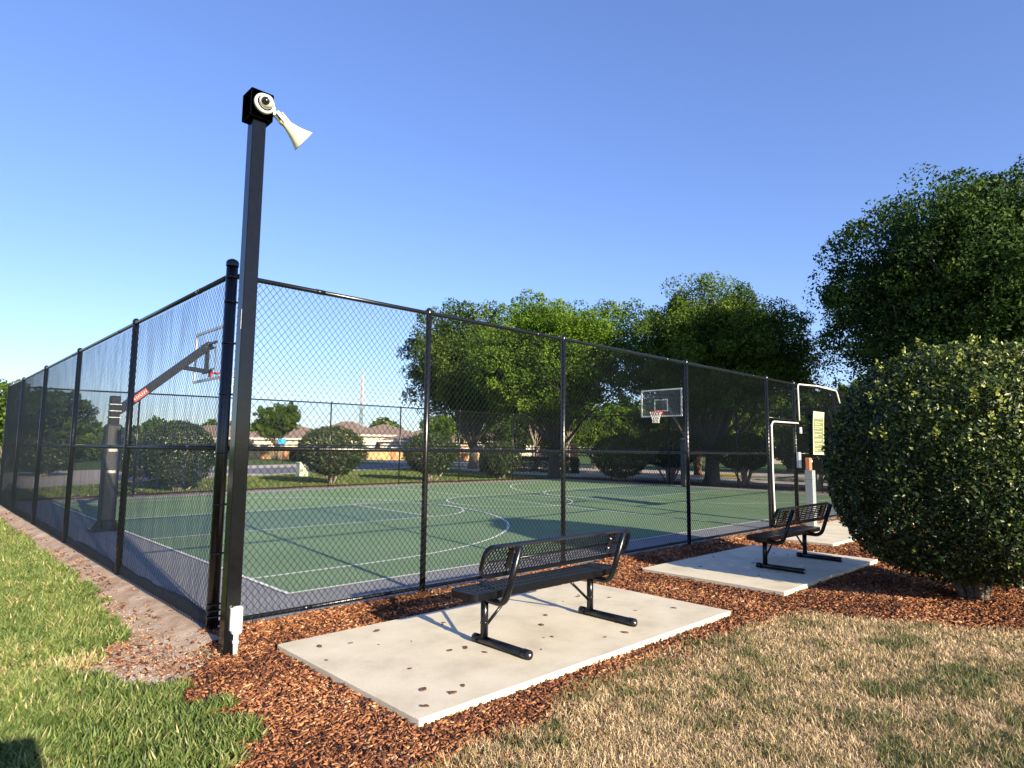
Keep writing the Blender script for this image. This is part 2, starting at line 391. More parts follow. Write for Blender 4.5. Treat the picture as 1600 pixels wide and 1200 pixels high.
me = bpy.data.meshes.new('court_lines'); me.from_pydata(V, [], F); me.materials.append(M['line'])
tag(link(bpy.data.objects.new('court_lines', me)), kind='structure')

def poly_sheet(name, poly, dz, material, jitter=.05, seg=.25, seed=1):
    """flat irregular sheet with a wobbly outline"""
    r = np.random.default_rng(seed); P = []
    for i in range(len(poly)):
        a = np.array(poly[i], float); b_ = np.array(poly[(i+1) % len(poly)], float); n = max(1, int(np.hypot(*(b_-a))/seg)); n = min(n, 60)
        for k in range(n): P.append(a+(b_-a)*k/n+(r.normal(0, jitter, 2) if jitter else 0))
    import bmesh
    bm = bmesh.new(); vs = [bm.verts.new((p[0], p[1], float(gz(*p))+dz)) for p in P]
    f = bm.faces.new(vs); bmesh.ops.triangulate(bm, faces=[f])
    for f in bm.faces:
        if f.normal.z < 0: f.normal_flip()
    me = bpy.data.meshes.new(name); bm.to_mesh(me); bm.free(); me.materials.append(material)
    return tag(link(bpy.data.objects.new(name, me)), kind='structure')
MULCH = [(-.06, -.01), (-.14, -.55), (-.3, -.85), (-.62, -1.0), (-.62, -1.26), (-.6, -1.65), (-.75, -2.1), (-.9, -2.42), (-1.1, -2.9), (-.6, -3.3),
         (-.09, -3.05), (.25, -2.99), (.61, -3.0), (1.14, -2.95), (1.88, -2.83), (2.63, -2.80), (3.29, -2.86), (4.06, -3.0), (4.6, -3.15), (4.76, -3.55),
         (4.96, -4.03), (5.29, -4.69), (5.6, -5.6), (14, -7), (14, -2.2), (26, -2.2), (26, -.01)]
poly_sheet('mulch_bed', MULCH, GL-.001, M['mulchbase'], .03, .2, 3)
DRY = [(-.95, -2.7), (-.09, -2.9), (.61, -2.85), (1.88, -2.7), (3.29, -2.75), (4.6, -3.0), (5.1, -4.0), (6.4, -6), (7, -9), (-2, -9)]
poly_sheet('dry_lawn', DRY, GL-.006, M['dry'], .02, .3, 4)
DIRT = [(-.03, 15.8), (-.03, -.2), (.02, -.8), (-.3, -1.1), (-.95, -.75), (-1.3, -.2), (-1.1, .35), (-.62, .6), (-.5, 1.3), (-.35, 2.6), (-.32, 4.6), (-.33, 7.4), (-.37, 11.4), (-.6, 15.8)]
poly_sheet('bare_soil', DIRT, GL-.003, M['dirt'], .03, .2, 5)
ys_ = fine(-.3, 15.7, .25); V, F = [], []
for y in ys_:
    for (xo, zo) in ((-.026, .012), (-.10, .0+.05*(vnoise(np.array([y]), np.array([1.]), .5, 92)[0]-.3)), (-.22, -.03), (-.36, -.063)): V.append((xo+rng.normal(0, .008), y, zo*1.0-.012+rng.normal(0, .003)+float(gz(0, y))))
for k in range(len(ys_)-1):
    for q in range(3): b0 = k*4+q; F.append((b0, b0+1, b0+5, b0+4))
me = bpy.data.meshes.new('bare_soil'); me.from_pydata(V, [], F); me.polygons.foreach_set('use_smooth', [True]*len(me.polygons)); me.materials.append(M['dirt'])
tag(link(bpy.data.objects.new('bare_soil', me)), kind='structure')
# mulch round the far shrubs
def strip_sheet(name, x0, x1, y0, y1, dz, m_, s=.6):
    return grid_sheet(name, fine(x0, x1, s), fine(y0, y1, s), dz, m_)
strip_sheet('mulch_strip', -.5, 22.1, 15.78, 16.75, GL+.01, M['mulchbase'])
strip_sheet('mulch_strip', 22.13, 25.4, -.1, 16.75, GL+.01, M['mulchbase'])
# concrete path at the gate
pth = MB(); pth.bbox((15.5, -.90, -.06), (11.8, 1.38, .12), .012); tag(pth.build('path', M['concrete']), kind='structure')
# roads
def quad_road(name, a, b_, wd, dz, m_):
    a = np.array(a, float); b_ = np.array(b_, float); d = (b_-a)/np.hypot(*(b_-a)); n = np.array([-d[1], d[0]])*wd
    P = [a, b_, b_+n, a+n]; me = bpy.data.meshes.new(name)
    me.from_pydata([(p[0], p[1], .13+GL+dz) for p in P], [], [(0, 1, 2, 3)]); me.materials.append(m_)
    return tag(link(bpy.data.objects.new(name, me)), kind='structure')
# drive behind the court, running away to the right
RD = np.array([27.8-1.3, 36.5-21.7]); RD = RD/np.hypot(*RD)
A0 = np.array([1.3, 21.2])
quad_road('road', A0-RD*60, A0+RD*34, 13.5, .004, M['road'])
quad_road('parking_lot', A0+RD*14+np.array([-RD[1], RD[0]])*1.2, A0+RD*60+np.array([-RD[1], RD[0]])*1.2, 7, .010, M['lot'])
quad_road('road', (31, -60), (31, 37), 5.2, .006, M['road'])
quad_road('road', (44, -60), (44, 60), 9, .006, M['road'])
def kerb(a, b_, m_=None, wd=.15, h=.14):
    a = np.array(a, float); b_ = np.array(b_, float); L = np.hypot(*(b_-a)); o = MB(); o.bbox((0, 0, 0), (L, wd, h), .02)
    k = o.build('kerb', m_ or M['kerb']); k.location = ((a[0]+b_[0])/2, (a[1]+b_[1])/2, .13+GL+h/2-.01); k.rotation_euler = (0, 0, math.atan2(*(b_-a)[::-1]))
    return tag(k, kind='structure')
kerb((25.7, -40), (25.7, 24)); kerb((31.1, -40), (31.1, 24)); kerb((34.8, 2), (34.8, 12)); kerb((34.9, 12.1), (34.9, 15.5), M['yellowpaint'])

# ------------------------------------------------------------------ concrete pads
def pad(x0, x1, y0, y1, name='concrete_pad'):
    o = MB(); o.bbox(((x0+x1)/2, (y0+y1)/2, -.06), (x1-x0, y1-y0, .12), .008)
    return tag(o.build(name, M['concrete']), kind='structure')
pad(.24, 3.93, -2.63, -.74); pad(5.18, 8.40, -2.62, -.74)

# ------------------------------------------------------------------ mulch chips, grass
def chips(name, P, z, size=(.020, .062), tint=None):
    n = len(P); L = rng.uniform(size[0], size[1], n)*np.where(rng.random(n) < .12, 1.5, 1)*np.where(rng.random(n) < .3, .55, 1); W = np.minimum(L*np.where(rng.random(n) < .35, rng.uniform(.08, .2, n), rng.uniform(.25, .6, n)), .022); H = rng.uniform(.003, .009, n)
    yaw = rng.uniform(0, 2*math.pi, n); pit = rng.normal(0, .35, n); rol = rng.normal(0, .45, n)
    cyw, syw, cp, sp, cr, sr = np.cos(yaw), np.sin(yaw), np.cos(pit), np.sin(pit), np.cos(rol), np.sin(rol)
    ex = np.column_stack([cyw*cp, syw*cp, sp]); ey0 = np.column_stack([-syw, cyw, 0*cyw]); ez0 = np.cross(ex, ey0)
    ey = ey0*cr[:, None]+ez0*sr[:, None]; ez = np.cross(ex, ey)
    ta = rng.uniform(.35, 1, n); tb = rng.uniform(.35, 1, n)
    c = np.column_stack([P[:, 0], P[:, 1], z])
    V = np.empty((n, 8, 3)); k = 0
    for zs in (-1, 1):
        for xs, tw in ((-1, ta), (1, tb)):
            for ys in (-1, 1):
                V[:, k] = c+ex*(xs*L/2)[:, None]+ey*(ys*W/2*tw)[:, None]+ez*(zs*H/2)[:, None]; k += 1
    b = (np.arange(n)*8)[:, None]
    Fq = np.concatenate([b+np.array(f) for f in ((4, 5, 7, 6), (0, 2, 3, 1), (0, 1, 5, 4), (2, 6, 7, 3), (0, 4, 6, 2), (1, 3, 7, 5))])
    tt = np.clip(rng.beta(1.5, 1.9, n)+.35*(vnoise(P[:, 0], P[:, 1], .5, 71)-.5), 0, 1) if tint is None else tint
    return arr_mesh(name, V.reshape(-1, 3), Fq, M['chip'], tint=np.repeat(tt, 8))
def sample(poly, n, falloff=1.0, view=True, dmin=2.0, warp=0):
    """points in a polygon, denser near the photographer"""
    lo = np.min(poly, 0); hi = np.max(poly, 0); out = []; tot = 0; it = 0
    while tot < n and it < 400:
        it += 1
        P = rng.uniform(lo, hi, (200000, 2)); d = np.hypot(P[:, 0]-CAM[0], P[:, 1]-CAM[1])
        P = P[rng.random(len(P)) < (dmin/np.maximum(d, dmin))**falloff]
        if view: P = P[in_view(P)]
        Q = P+warp*(np.column_stack([vnoise(P[:, 0], P[:, 1], .28, 61), vnoise(P[:, 0], P[:, 1], .28, 62)])-.5)+warp*.5*(np.column_stack([vnoise(P[:, 0], P[:, 1], .09, 63), vnoise(P[:, 0], P[:, 1], .09, 64)])-.5) if warp else P
        P = P[in_poly(Q, poly)]; out.append(P); tot += len(P)
    return np.concatenate(out)[:n]
def off_slabs(P, mgn=.0):
    k = np.ones(len(P), bool)
    for (x0, x1, y0, y1) in ((.24, 3.93, -2.63, -.74), (5.18, 8.40, -2.62, -.74), (9.6, 21.4, -1.59, -.21), (-.04, 22.1, -.015, 16)):
        k &= ~((P[:, 0] > x0-mgn) & (P[:, 0] < x1+mgn) & (P[:, 1] > y0-mgn) & (P[:, 1] < y1+mgn))
    return k
MUL = [tuple(p) for p in MULCH]
P = sample(MUL, 200000, 1.5, warp=.12); P = P[off_slabs(P, .004) | ((rng.random(len(P)) < .5) & off_slabs(P, -.025) & ((P[:, 1] < -.3)))]
z = GL+.056*np.clip((P[:, 1]+.30)/.2, 0, 1)+rng.uniform(0, .024, len(P))+.012*(vnoise(P[:, 0], P[:, 1], .25, 4)-.5)
o = chips('mulch', P, z); tag(o, 'red brown bark mulch spread round the concrete pads and along the fence', 'mulch', kind='stuff')
# stray chips over the bare soil and edges
S1 = [(-1.4, .9), (-.1, 5.5), (-.12, -.6), (-.4, -1.2), (-1.0, -.8)]
P = sample(S1, 3600, 1.0); P = P[off_slabs(P, .01)]; dens = vnoise(P[:, 0], P[:, 1], .35, 9); P = P[rng.random(len(P)) < np.clip(dens*2.6-1.1, .06, 1)]
P2 = sample(DIRT, 2600, .6); P2 = P2[off_slabs(P2, .01)]; P2 = P2[rng.random(len(P2)) < np.clip(vnoise(P2[:, 0], P2[:, 1], .6, 5)*1.6-.6, .03, 1)]
P3 = sample([(-.9, -3.5), (-.1, -2.9), (2, -2.7), (4.2, -2.8), (5.6, -5), (4.8, -4.6), (4.3, -3.4), (2, -3.2), (0, -3.6)], 4500, 1.2)
P = np.concatenate([P, P2, P3]); P = P[off_slabs(P, .01)]
o = chips('mulch', P, GL+rng.uniform(.002, .018, len(P))+.05*np.clip((P[:, 0]+.36)/.3, 0, 1)*(P[:, 1] > -.25), (.015, .045)); tag(o, 'loose bark mulch strewn over the sandy soil and turf edges', 'mulch', kind='stuff')
# far strips
Pf = np.concatenate([np.column_stack([rng.uniform(0, 22, 9000), rng.uniform(15.8, 16.7, 9000)]), np.column_stack([rng.uniform(22.15, 25.3, 14000), rng.uniform(0, 16.6, 14000)])])
o = chips('mulch', Pf, gz(Pf[:, 0], Pf[:, 1])+GL+.02+rng.uniform(0, .02, len(Pf)), (.06, .13)); tag(o, 'mulch spread under the shrubs outside the far fences', 'mulch', kind='stuff')

def blades(name, P, h, wd, tint, material, lean=.5, z0=None):
    n = len(P); a = rng.uniform(0, 2*math.pi, n); la = rng.uniform(0, 2*math.pi, n); ln = rng.uniform(.15, lean, n)
    side = np.column_stack([np.cos(a), np.sin(a), 0*a]); ld = np.column_stack([np.cos(la)*np.sin(ln), np.sin(la)*np.sin(ln), np.cos(ln)])
    ld2 = np.column_stack([np.cos(la)*np.sin(ln*2.1), np.sin(la)*np.sin(ln*2.1), np.cos(np.minimum(ln*2.1, 1.9))])
    c = np.column_stack([P[:, 0], P[:, 1], (gz(P[:, 0], P[:, 1])+GL-.006+rng.uniform(0, .018, n)) if z0 is None else z0])
    mid = c+ld*(h*.55)[:, None]; tip = mid+ld2*(h*.5)[:, None]
    V = np.empty((n, 5, 3)); V[:, 0] = c-side*(wd/2)[:, None]; V[:, 1] = c+side*(wd/2)[:, None]
    V[:, 2] = mid+side*(wd*.45)[:, None]; V[:, 3] = mid-side*(wd*.45)[:, None]; V[:, 4] = tip
    b = (np.arange(n)*5)[:, None]
    return arr_mesh(name, V.reshape(-1, 3), [b+np.array((0, 1, 2, 3)), b+np.array((3, 2, 4))], material, tint=np.repeat(tint, 5))
G = [(-.40, 16), (-.36, 11.4), (-.34, 7.35), (-.33, 4.63), (-.36, 2.58), (-.5, 1.26), (-.62, .53), (-.85, .18), (-1.0, -.3), (-.86, -.72), (-.66, -1.1), (-.44, -1.26), (-.40, -1.65),
     (-.56, -2.1), (-.74, -2.5), (-1.0, -3.6), (-9, -3.6), (-9, 16)]
P = sample(G, 165000, 1.15, warp=.35); n = len(P)
gap = np.exp(-((P[:, 1]-(-.05-.25*(P[:, 0]+1)))/.22)**2)*.85     # worn band between the two tufts of turf
nz = vnoise(P[:, 0], P[:, 1], .18, 2)
keep = rng.random(n) > gap*.85; edge_soft = vnoise(P[:, 0], P[:, 1], .12, 8) > .22; keep &= (edge_soft | (P[:, 0] < -1.3))
d = np.hypot(P[:, 0]-CAM[0], P[:, 1]-CAM[1])
tint = np.clip(rng.normal(.48, .18, n)+(nz-.5)*.4+gap*.4+(rng.random(n) < .06)*.45, 0, 1)
hh = rng.uniform(.04, .10, n)*(1-.4*gap)*(1+.015*d)*(.75+.5*nz); ww = rng.uniform(.005, .010, n)*(1+.10*d)
o = blades('lawn_grass', P[keep], hh[keep], ww[keep], tint[keep], M['blade'], 1.2); tag(o, 'bright green lawn grass growing beside the left fence', 'grass', kind='stuff')
D2 = [(-1.0, -2.75), (-.09, -2.97), (.61, -2.93), (1.14, -2.88), (1.88, -2.76), (2.63, -2.74), (3.29, -2.80), (4.06, -2.92), (4.6, -3.05), (4.8, -3.5), (5.05, -4.0), (5.4, -4.7), (6.2, -6.5), (-1, -6.5)]
P = sample(D2, 330000, 1.2, warp=.25); n = len(P)
nz = vnoise(P[:, 0], P[:, 1], .36, 12)*.42+vnoise(P[:, 0], P[:, 1], .13, 13)*.33+vnoise(P[:, 0], P[:, 1], .045, 14)*.25
tint = np.clip(rng.normal(.56, .26, n)-np.clip((nz-.50)*2.0, -.1, .45)+.35*(vnoise(P[:, 0], P[:, 1], .06, 15)-.5), 0, 1)
# thin towards the mulch
edged = np.clip((-(P[:, 1])-2.8-.12*np.sin(P[:, 0]*3))/.35, 0, 1); left = np.clip((P[:, 0]+.2)/.8, 0, 1)
keep = (rng.random(n) < .25+.75*edged*(.3+.7*left)) & (rng.random(n) < .35+1.5*vnoise(P[:, 0], P[:, 1], .09, 19))
d = np.hypot(P[:, 0]-CAM[0], P[:, 1]-CAM[1])
o = blades('dry_grass', P[keep], (rng.uniform(.02, .058, n)*(.5+1.0*nz))[keep], (rng.uniform(.0018, .0034, n)*(1+.12*d))[keep], tint[keep], M['dryblade'], 1.45)
tag(o, 'straw coloured dry turf in front of the mulch bed', 'grass', kind='stuff')
# grass beyond the far fences
P = sample([(-.1, 9), (-.1, -.5), (-.5, -1.1), (-1.5, -.9), (-2.6, .3), (-.9, .9), (-.5, 2), (-.45, 9)], 9000, 1.0, warp=.5); n = len(P)
kk = rng.random(n) < np.clip(vnoise(P[:, 0], P[:, 1], .2, 91)*2.2-1.0, .02, 1)
o = blades('dry_grass', P[kk], rng.uniform(.02, .06, kk.sum()), rng.uniform(.002, .004, kk.sum()), np.clip(rng.normal(.6, .25, kk.sum()), 0, 1), M['dryblade'], 1.5)
tag(o, 'dead grass wisps lying on the sandy soil by the fence corner', 'grass', kind='stuff')
P = sample(DIRT, 3500, .9); P = P[off_slabs(P, .01)]; n = len(P)
o = chips('soil_crumbs', P, GL+rng.uniform(-.002, .004, n), (.006, .022)); o.data.materials[0] = M['dirt']; tag(o, 'crumbs of pale sandy soil along the left fence', 'soil', kind='stuff')
far = [(-6, 16.8), (22, 16.8), (30, 34), (2, 21)]
P = sample([(-4, 16.8), (22.5, 16.8), (28, 35), (1.3, 20.9), (-6, 17.8)], 60000, .3)
o = blades('lawn_grass', P, rng.uniform(.05, .12, len(P)), rng.uniform(.03, .05, len(P)), np.clip(rng.normal(.5, .2, len(P)), 0, 1), M['blade'], .5)
tag(o, 'mown green grass between the back fence and the drive', 'grass', kind='stuff')

# ------------------------------------------------------------------ chain link fences
def weave(L, z0, z1, axis, at, start, wu=.064, wz=.078, r=.0030, holes=()):
    """interlocked zigzag wires; axis 0 runs along X, 1 along Y"""
    nc = int(L/(wu/2)); nj = int((z1-z0)/(wz/2)); k, j = np.meshgrid(np.arange(nc), np.arange(nj), indexing='ij'); k = k.ravel(); j = j.ravel()
    u0 = (k+((j+k) % 2))*wu/2; u1 = (k+((j+1+k) % 2))*wu/2
    za = z0+j*wz/2; zb = za+wz/2; um = (u0+u1)/2+start
    keep = np.ones(len(k), bool)
    for (a, b_, c, d_) in holes: keep &= ~((um > a) & (um < b_) & (za > c) & (za < d_))
    u0, u1, za, zb = (u0+start)[keep], (u1+start)[keep], za[keep], zb[keep]; n = len(u0)
    off = np.where((j[keep]+k[keep]) % 2 == 0, 1, -1)*.0022
    A = np.empty((n, 3)); B = np.empty((n, 3))
    if axis == 0:
        A[:, 0], B[:, 0] = u0, u1; A[:, 1], B[:, 1] = at-off, at+off; g0, g1 = gz(u0, at), gz(u1, at)
    else:
        A[:, 1], B[:, 1] = u0, u1; A[:, 0], B[:, 0] = at-off, at+off; g0, g1 = gz(at, u0), gz(at, u1)
    A[:, 2], B[:, 2] = za+g0, zb+g1
    T = B-A; T /= np.linalg.norm(T, axis=1)[:, None]
    N = np.zeros((n, 3)); N[:, 1 if axis == 0 else 0] = 1; Bn = np.cross(T, N)
    V = np.empty((n, 6, 3))
    for q in range(3):
        a = 2*math.pi*q/3+.5; off3 = (N*math.cos(a)+Bn*math.sin(a))*r; V[:, q] = A+off3; V[:, 3+q] = B+off3
    b = (np.arange(n)*6)[:, None]
    return V.reshape(-1, 3), np.concatenate([b+np.array(f) for f in ((0, 1, 4, 3), (1, 2, 5, 4), (2, 0, 3, 5))])
H = 3.05; MIDZ = 1.517
def fence(name, label, axis, at, a, b_, posts, L0, L1, r=.032, holes=(), rails=None, wr=.0030, group=None, wu=.064, zb=.03):
    root = empty(name, (posts[0], at, 0) if axis == 0 else (at, posts[0], 0), label, 'fence', group)
    org = Vector(root.location)
    def P3(u, z, o=0.0):
        x, y = (u, at+o) if axis == 0 else (at+o, u); return Vector((x, y, z+float(gz(x, y))))-org
    for q in posts:
        m_ = MB(); m_.tube([P3(q, -.12), P3(q, H+.02)], r, 14)
        p = m_.build('post', M['black'], root)
        c = MB(); c.lathe([(0, r+.004), (.03, r+.004), (.05, r*.8), (.062, r*.35), (.064, 0)], P3(q, H), (0, 0, 1), 14); c.build('post_cap', M['black'], p)
    for nm, zz, rr, segs in rails or (('top_rail', H, .023, ((a, b_),)), ('middle_rail', MIDZ, .021, ((a, b_),)), ('bottom_rail', .06, .019, ((a, b_),))):
        m_ = MB()
        for (s0, s1) in segs:
            n = max(2, int((s1-s0)/2)); m_.tube([P3(s0+(s1-s0)*k/n, zz, -.002) for k in range(n+1)], rr, 12)
            u = s0+.8
            while u < s1-.3: m_.tube([P3(u, zz, -.002), P3(u+.09, zz, -.002)], rr+.0025, 12); u += 3.1    # rail sleeves
        m_.build(nm, M['black'], root)
    V, F = weave(L1-L0, zb, H-.01, axis, at-.028 if name != 'x' else at, L0, r=wr, holes=holes, wu=wu)
    V = V-np.array(org)
    arr_mesh('chain_link_mesh', V, F, M['vinyl'], root)
    return root, P3
GA, GB, GT = 10.80, 12.02, 2.22              # gate opening
fr, P3 = fence('chain_link_fence', 'black chain link fence side with the gate, running behind the two benches', 0, 0.0, 0, 22, [2.166, 4.448, 7.625, 10.739, 12.09, 14.5, 17.0, 19.5, 22.0], .05, 21.95,
               holes=((GA-.03, GB+.04, 0, GT),),
               rails=(('top_rail', H, .023, ((0, 22),)), ('middle_rail', MIDZ, .021, ((0, 10.74), (12.09, 22))), ('bottom_rail', .05, .019, ((0, 10.74), (12.09, 22)))), wr=.0026)
# stout corner post with its bands belongs to this side
m_ = MB(); m_.tube([(-2.166, 0, -.12), (-2.166, 0, H+.09)], .049, 20); cp = m_.build('corner_post', M['black'], fr)
m_ = MB(); m_.lathe([(0, .054), (.035, .054), (.052, .045), (.066, .02), (.068, 0)], (-2.166, 0, H+.08), (0, 0, 1), 20); m_.build('post_cap', M['black'], cp)
for zz in (.10, .15, .20, .62, 1.03, 1.47, 1.98, 2.43, 2.80, 3.02):
    m_ = MB(); m_.lathe([(0, .049), (0, .0515), (.016, .0515), (.016, .049)], (-2.166, 0, zz), (0, 0, 1), 20)
    m_.box((-2.166+.065, -.012, zz+.009), (.035, .008, .018)); m_.build('tension_band', M['black'], cp)
m_ = MB(); m_.box((-2.166+.085, -.03, 1.52), (.015, .005, 2.96)); m_.build('tension_bar', M['vinyl'], fr)
# header above the gate
m_ = MB(); m_.tube([(GA-.06-2.166, -.002, GT+.03), (12.09-2.166, -.002, GT+.03)], .02, 12); m_.build('gate_header', M['black'], fr)

lf, P3l = fence('chain_link_fence', 'black chain link fence side hung with wrinkled dark windscreen, beside the green lawn', 1, 0.0, 0, 15.55, [3.16, 6.54, 9.78, 12.92, 15.55], .03, 15.5, r=.037, wr=.0020, wu=.07, zb=-.03, rails=(('top_rail', H, .023, ((0, 15.55),)), ('middle_rail', MIDZ, .021, ((0, 15.55),))))
# windscreen: wrinkled cloth hanging inside
ny, nzz = 420, 60
Y, Z = np.meshgrid(np.linspace(.10, 15.45, ny), np.linspace(.0, 3.035, nzz), indexing='ij')
X = .045+.006*np.sin(Y*7+2*np.sin(Z*1.4))+.0022*np.sin(Y*19+3*np.sin(Z*.9+Y))+.012*(vnoise(Y*1.0, Z*.4, .30, 21)-.5)
Vv = np.column_stack([X.ravel(), (Y-3.16).ravel(), (Z+gz(0, Y)).ravel()]); I = np.arange((ny-1)*(nzz-1)); i, j = I//(nzz-1), I % (nzz-1); a = i*nzz+j
arr_mesh('windscreen', Vv, np.column_stack([a, a+nzz, a+nzz+1, a+1]), M['screen'], lf, smooth=True)
hy_ = np.linspace(.08, 15.45, 500); V, F = [], []
for k, y in enumerate(hy_):
    a_ = .02*math.sin(y*9)+.015*math.sin(y*23+1); hh_ = .09+.05*vnoise(np.array([y]), np.array([0.]), .35, 88)[0]
    for (xo, zo) in ((.012, -.03), (.004+.3*a_*.3, hh_*.5), (.02, hh_), (.05, hh_*.8), (.075+a_*.5, .012), (.05, .006)): V.append((xo, y-3.16, zo+float(gz(0, y))))
n6 = 6
for k in range(len(hy_)-1):
    for q in range(n6-1): b0 = k*n6+q; F.append((b0, b0+n6, b0+n6+1, b0+1))
me = bpy.data.meshes.new('windscreen_hem'); me.from_pydata(V, [], F); me.materials.append(mat('black_hem_cloth', (.02, .022, .03), rough=.7, bump=.4, bscale=40)); me.polygons.foreach_set('use_smooth', [True]*len(me.polygons))
link(bpy.data.objects.new('windscreen_hem', me), lf)
fence('chain_link_fence', 'black chain link fence side along the back of the court', 0, ccy, 0, 22, [3.08, 6.2, 9.32, 12.35, 15.4, 18.6, 22], .05, 21.95, r=.026, wr=.0024)
fence('chain_link_fence', 'black chain link fence side behind the far hoop', 1, ccx, 0, 15.55, [3.1, 6.3, 9.4, 12.5], .05, 15.5, r=.026, wr=.0024)

# gate
gt = empty('gate', (GA, 0, 0), 'narrow chain link gate edged in white bent pipe', 'gate')
m_ = MB()
def bend(pts, r=.06, n=6):
    """round the corners of a polyline"""
    pts = [Vector(p) for p in pts]; out = [pts[0]]
    for i in range(1, len(pts)-1):
        a = (pts[i-1]-pts[i]).normalized()*r; b2 = (pts[i+1]-pts[i]).normalized()*r
        for k in range(n+1):
            t_ = k/n; out.append((pts[i]+a)*(1-t_)**2+pts[i]*2*t_*(1-t_)+(pts[i]+b2)*t_**2)
    return out+[pts[-1]]
m_.tube(bend([(.03, -.055, .02), (-.01, -.055, 1.1), (-.0, -.055, GT-.05), (GB-GA+.1, -.06, GT-.04)], .14), .017, 12); m_.build('pipe_frame', M['pvc'], gt)
m_ = MB(); m_.tube(bend([(.055, 0, .08), (.055, 0, GT-.1), (GB-GA-.02, 0, GT-.1), (GB-GA-.02, 0, .08), (.055, 0, .08)], .05), .019, 10)
m_.tube([(.055, 0, 1.02), (GB-GA-.02, 0, 1.02)], .016, 10); m_.build('leaf_frame', M['black'], gt)
V, F = weave(GB-GA-.09, .09, GT-.1, 0, -.022, .065); arr_mesh('chain_link_mesh', V, F, M['vinyl'], gt)
m_ = MB(); m_.bbox((GB-GA+.0, -.09, 1.38), (.10, .07, .34), .01); m_.build('latch', M['steel'], gt)
m_ = MB(); m_.bbox((GB-GA+.07, -.12, 2.02), (.05, .05, .14), .01); m_.build('bracket', M['pvc'], gt)
# loose white pipe over the fence top
m_ = MB(); m_.tube(bend([(0, 0, 0), (-.02, 0, .80), (1.1, 0, .845), (2.32, 0, .82), (2.42, -.03, .52)], .09), .016, 12)
o = m_.build('pipe', M['pvc']); o.location = (12.17, -.07, 2.24); tag(o, 'long white pipe bent over the fence top above the sign', 'pipe')

# rules sign on the fence
sg = empty('rules_sign', (12.72, -.06, 1.50), 'tall narrow olive and cream rules sign curling on the fence right of the gate', 'sign')
SW, SH = .64, .97
def curl(u, v): return (u*SW+.10*(1-v)*0+.05*math.sin((1-v)*3.0)*(1-v), -.05-.06*v*v-.02*(1-v), v*SH)
def signpatch(u0, u1, v0, v1, off):
    n = 10; V = []; F = []
    for k in range(n+1):
        v = v0+(v1-v0)*k/n
        for u in (u0, u1): x, y, z_ = curl(u, v); V.append((x, y-off, z_))
    for k in range(n): F.append((2*k, 2*k+1, 2*k+3, 2*k+2))
    return V, F
m_ = MB(); V, F = signpatch(0, 1, 0, 1, 0); m_.add(V, F); V2, F2 = signpatch(0, 1, 0, 1, -.004); m_.add(V2, [f[::-1] for f in F2]); m_.build('sign_board', M['signcream'], sg)
m_ = MB(); m_.add(*signpatch(.09, .93, .05, .86, .004)); m_.build('green_panel', M['signgreen'], sg)
m_ = MB()
for (v, w_) in ((.83, .80), (.75, .86), (.70, .62), (.64, .88), (.60, .55), (.53, .78), (.46, .76), (.425, .40), (.35, .78), (.315, .70), (.24, .84), (.20, .42), (.13, .80), (.09, .30)):
    x = .13
    while x < .11+w_*.82:
        ww_ = random.uniform(.05, .12); m_.add(*signpatch(x, min(x+ww_, .11+w_*.84), v, v+.016, .008)); x += ww_+.012
m_.build('lettering', M['signcream'], sg)
m_ = MB()
for v, u0, u1 in ((.945, .28, .72), (.90, .2, .82)):
    x = u0
    while x < u1: ww_ = random.uniform(.04, .09); m_.add(*signpatch(x, x+ww_, v, v+.02, .004)); x += ww_+.015
m_.build('heading', mat('tan_lettering', (.35, .3, .14)), sg)

# access pedestal beside the gate
pd = empty('gate_pedestal', (12.0, -.32, 0), 'pale grey square post topped by a rusty orange box beside the gate', 'post')
m_ = MB(); m_.bbox((0, 0, .58), (.16, .16, 1.18), .006); m_.bbox((0, 0, .99), (.168, .168, .02), .004); m_.build('post', M['postgrey'], pd)
m_ = MB(); m_.bbox((.0, .02, 1.30), (.11, .10, .26), .012); bx_ = m_.build('orange_box', M['orange'], pd)
m_ = MB(); m_.bbox((.03, -.03, 1.36), (.05, .025, .05), .008); m_.build('knob', M['white'], bx_)

# ------------------------------------------------------------------ square camera pole
pl = empty('camera_pole', (-.066, -.56, 0), 'tall black square pole with camera and horn speaker at the fence corner', 'pole')
m_ = MB(); m_.bbox((0, 0, 2.08), (.112, .112, 4.36), .006); pst = m_.build('square_post', M['polepaint'], pl)
m_ = MB(); m_.bbox((0, 0, 4.36), (.19, .19, .24), .006); m_.bbox((.01, 0, 4.487), (.13, .13, .02), .006)
for sx in (-1, 1): m_.bbox((sx*.08, -.096, 4.46), (.012, .004, .012), .001); bxo = m_.build('top_box', M['polepaint'], pl)
m_ = MB()
for (x, z_, L_) in ((-.0645, 2.55, .16),): m_.box((x+.008, -.04, z_), (.002, .005, L_))
m_.build('scratch', M['white'], pst)
sc_ = MB(); sc_.lathe([(0, .0), (0, .085), (.022, .085), (.034, .078), (.036, .066), (.02, .064)], (.010, -.095, 4.365), (0, -1, 0), 32); scam = sc_.build('security_camera', M['white'], pl)
b2 = MB(); aim = Vector((-.42, -.75, -.28)).normalized()
cc = Vector((.014, -.137, 4.372)); prof = [(.058*math.cos(a), .058*math.sin(a)) for a in np.linspace(math.pi, .62, 14)]
b2.lathe(prof, cc, aim, 28); b2.build('eyeball', M['white'], scam)
b3 = MB(); d0 = .058*math.cos(.62); r0 = .058*math.sin(.62); b3.lathe([(d0-.002, r0), (d0+.001, r0*.95), (d0-.004, r0*.6), (d0+.002, r0*.4), (d0+.003, 0)], cc, aim, 24); b3.build('lens', M['lens'], scam)
hn = MB(); ha = Vector((.80, -.08, -.56)).normalized(); h0 = Vector((.155, -.03, 4.355))
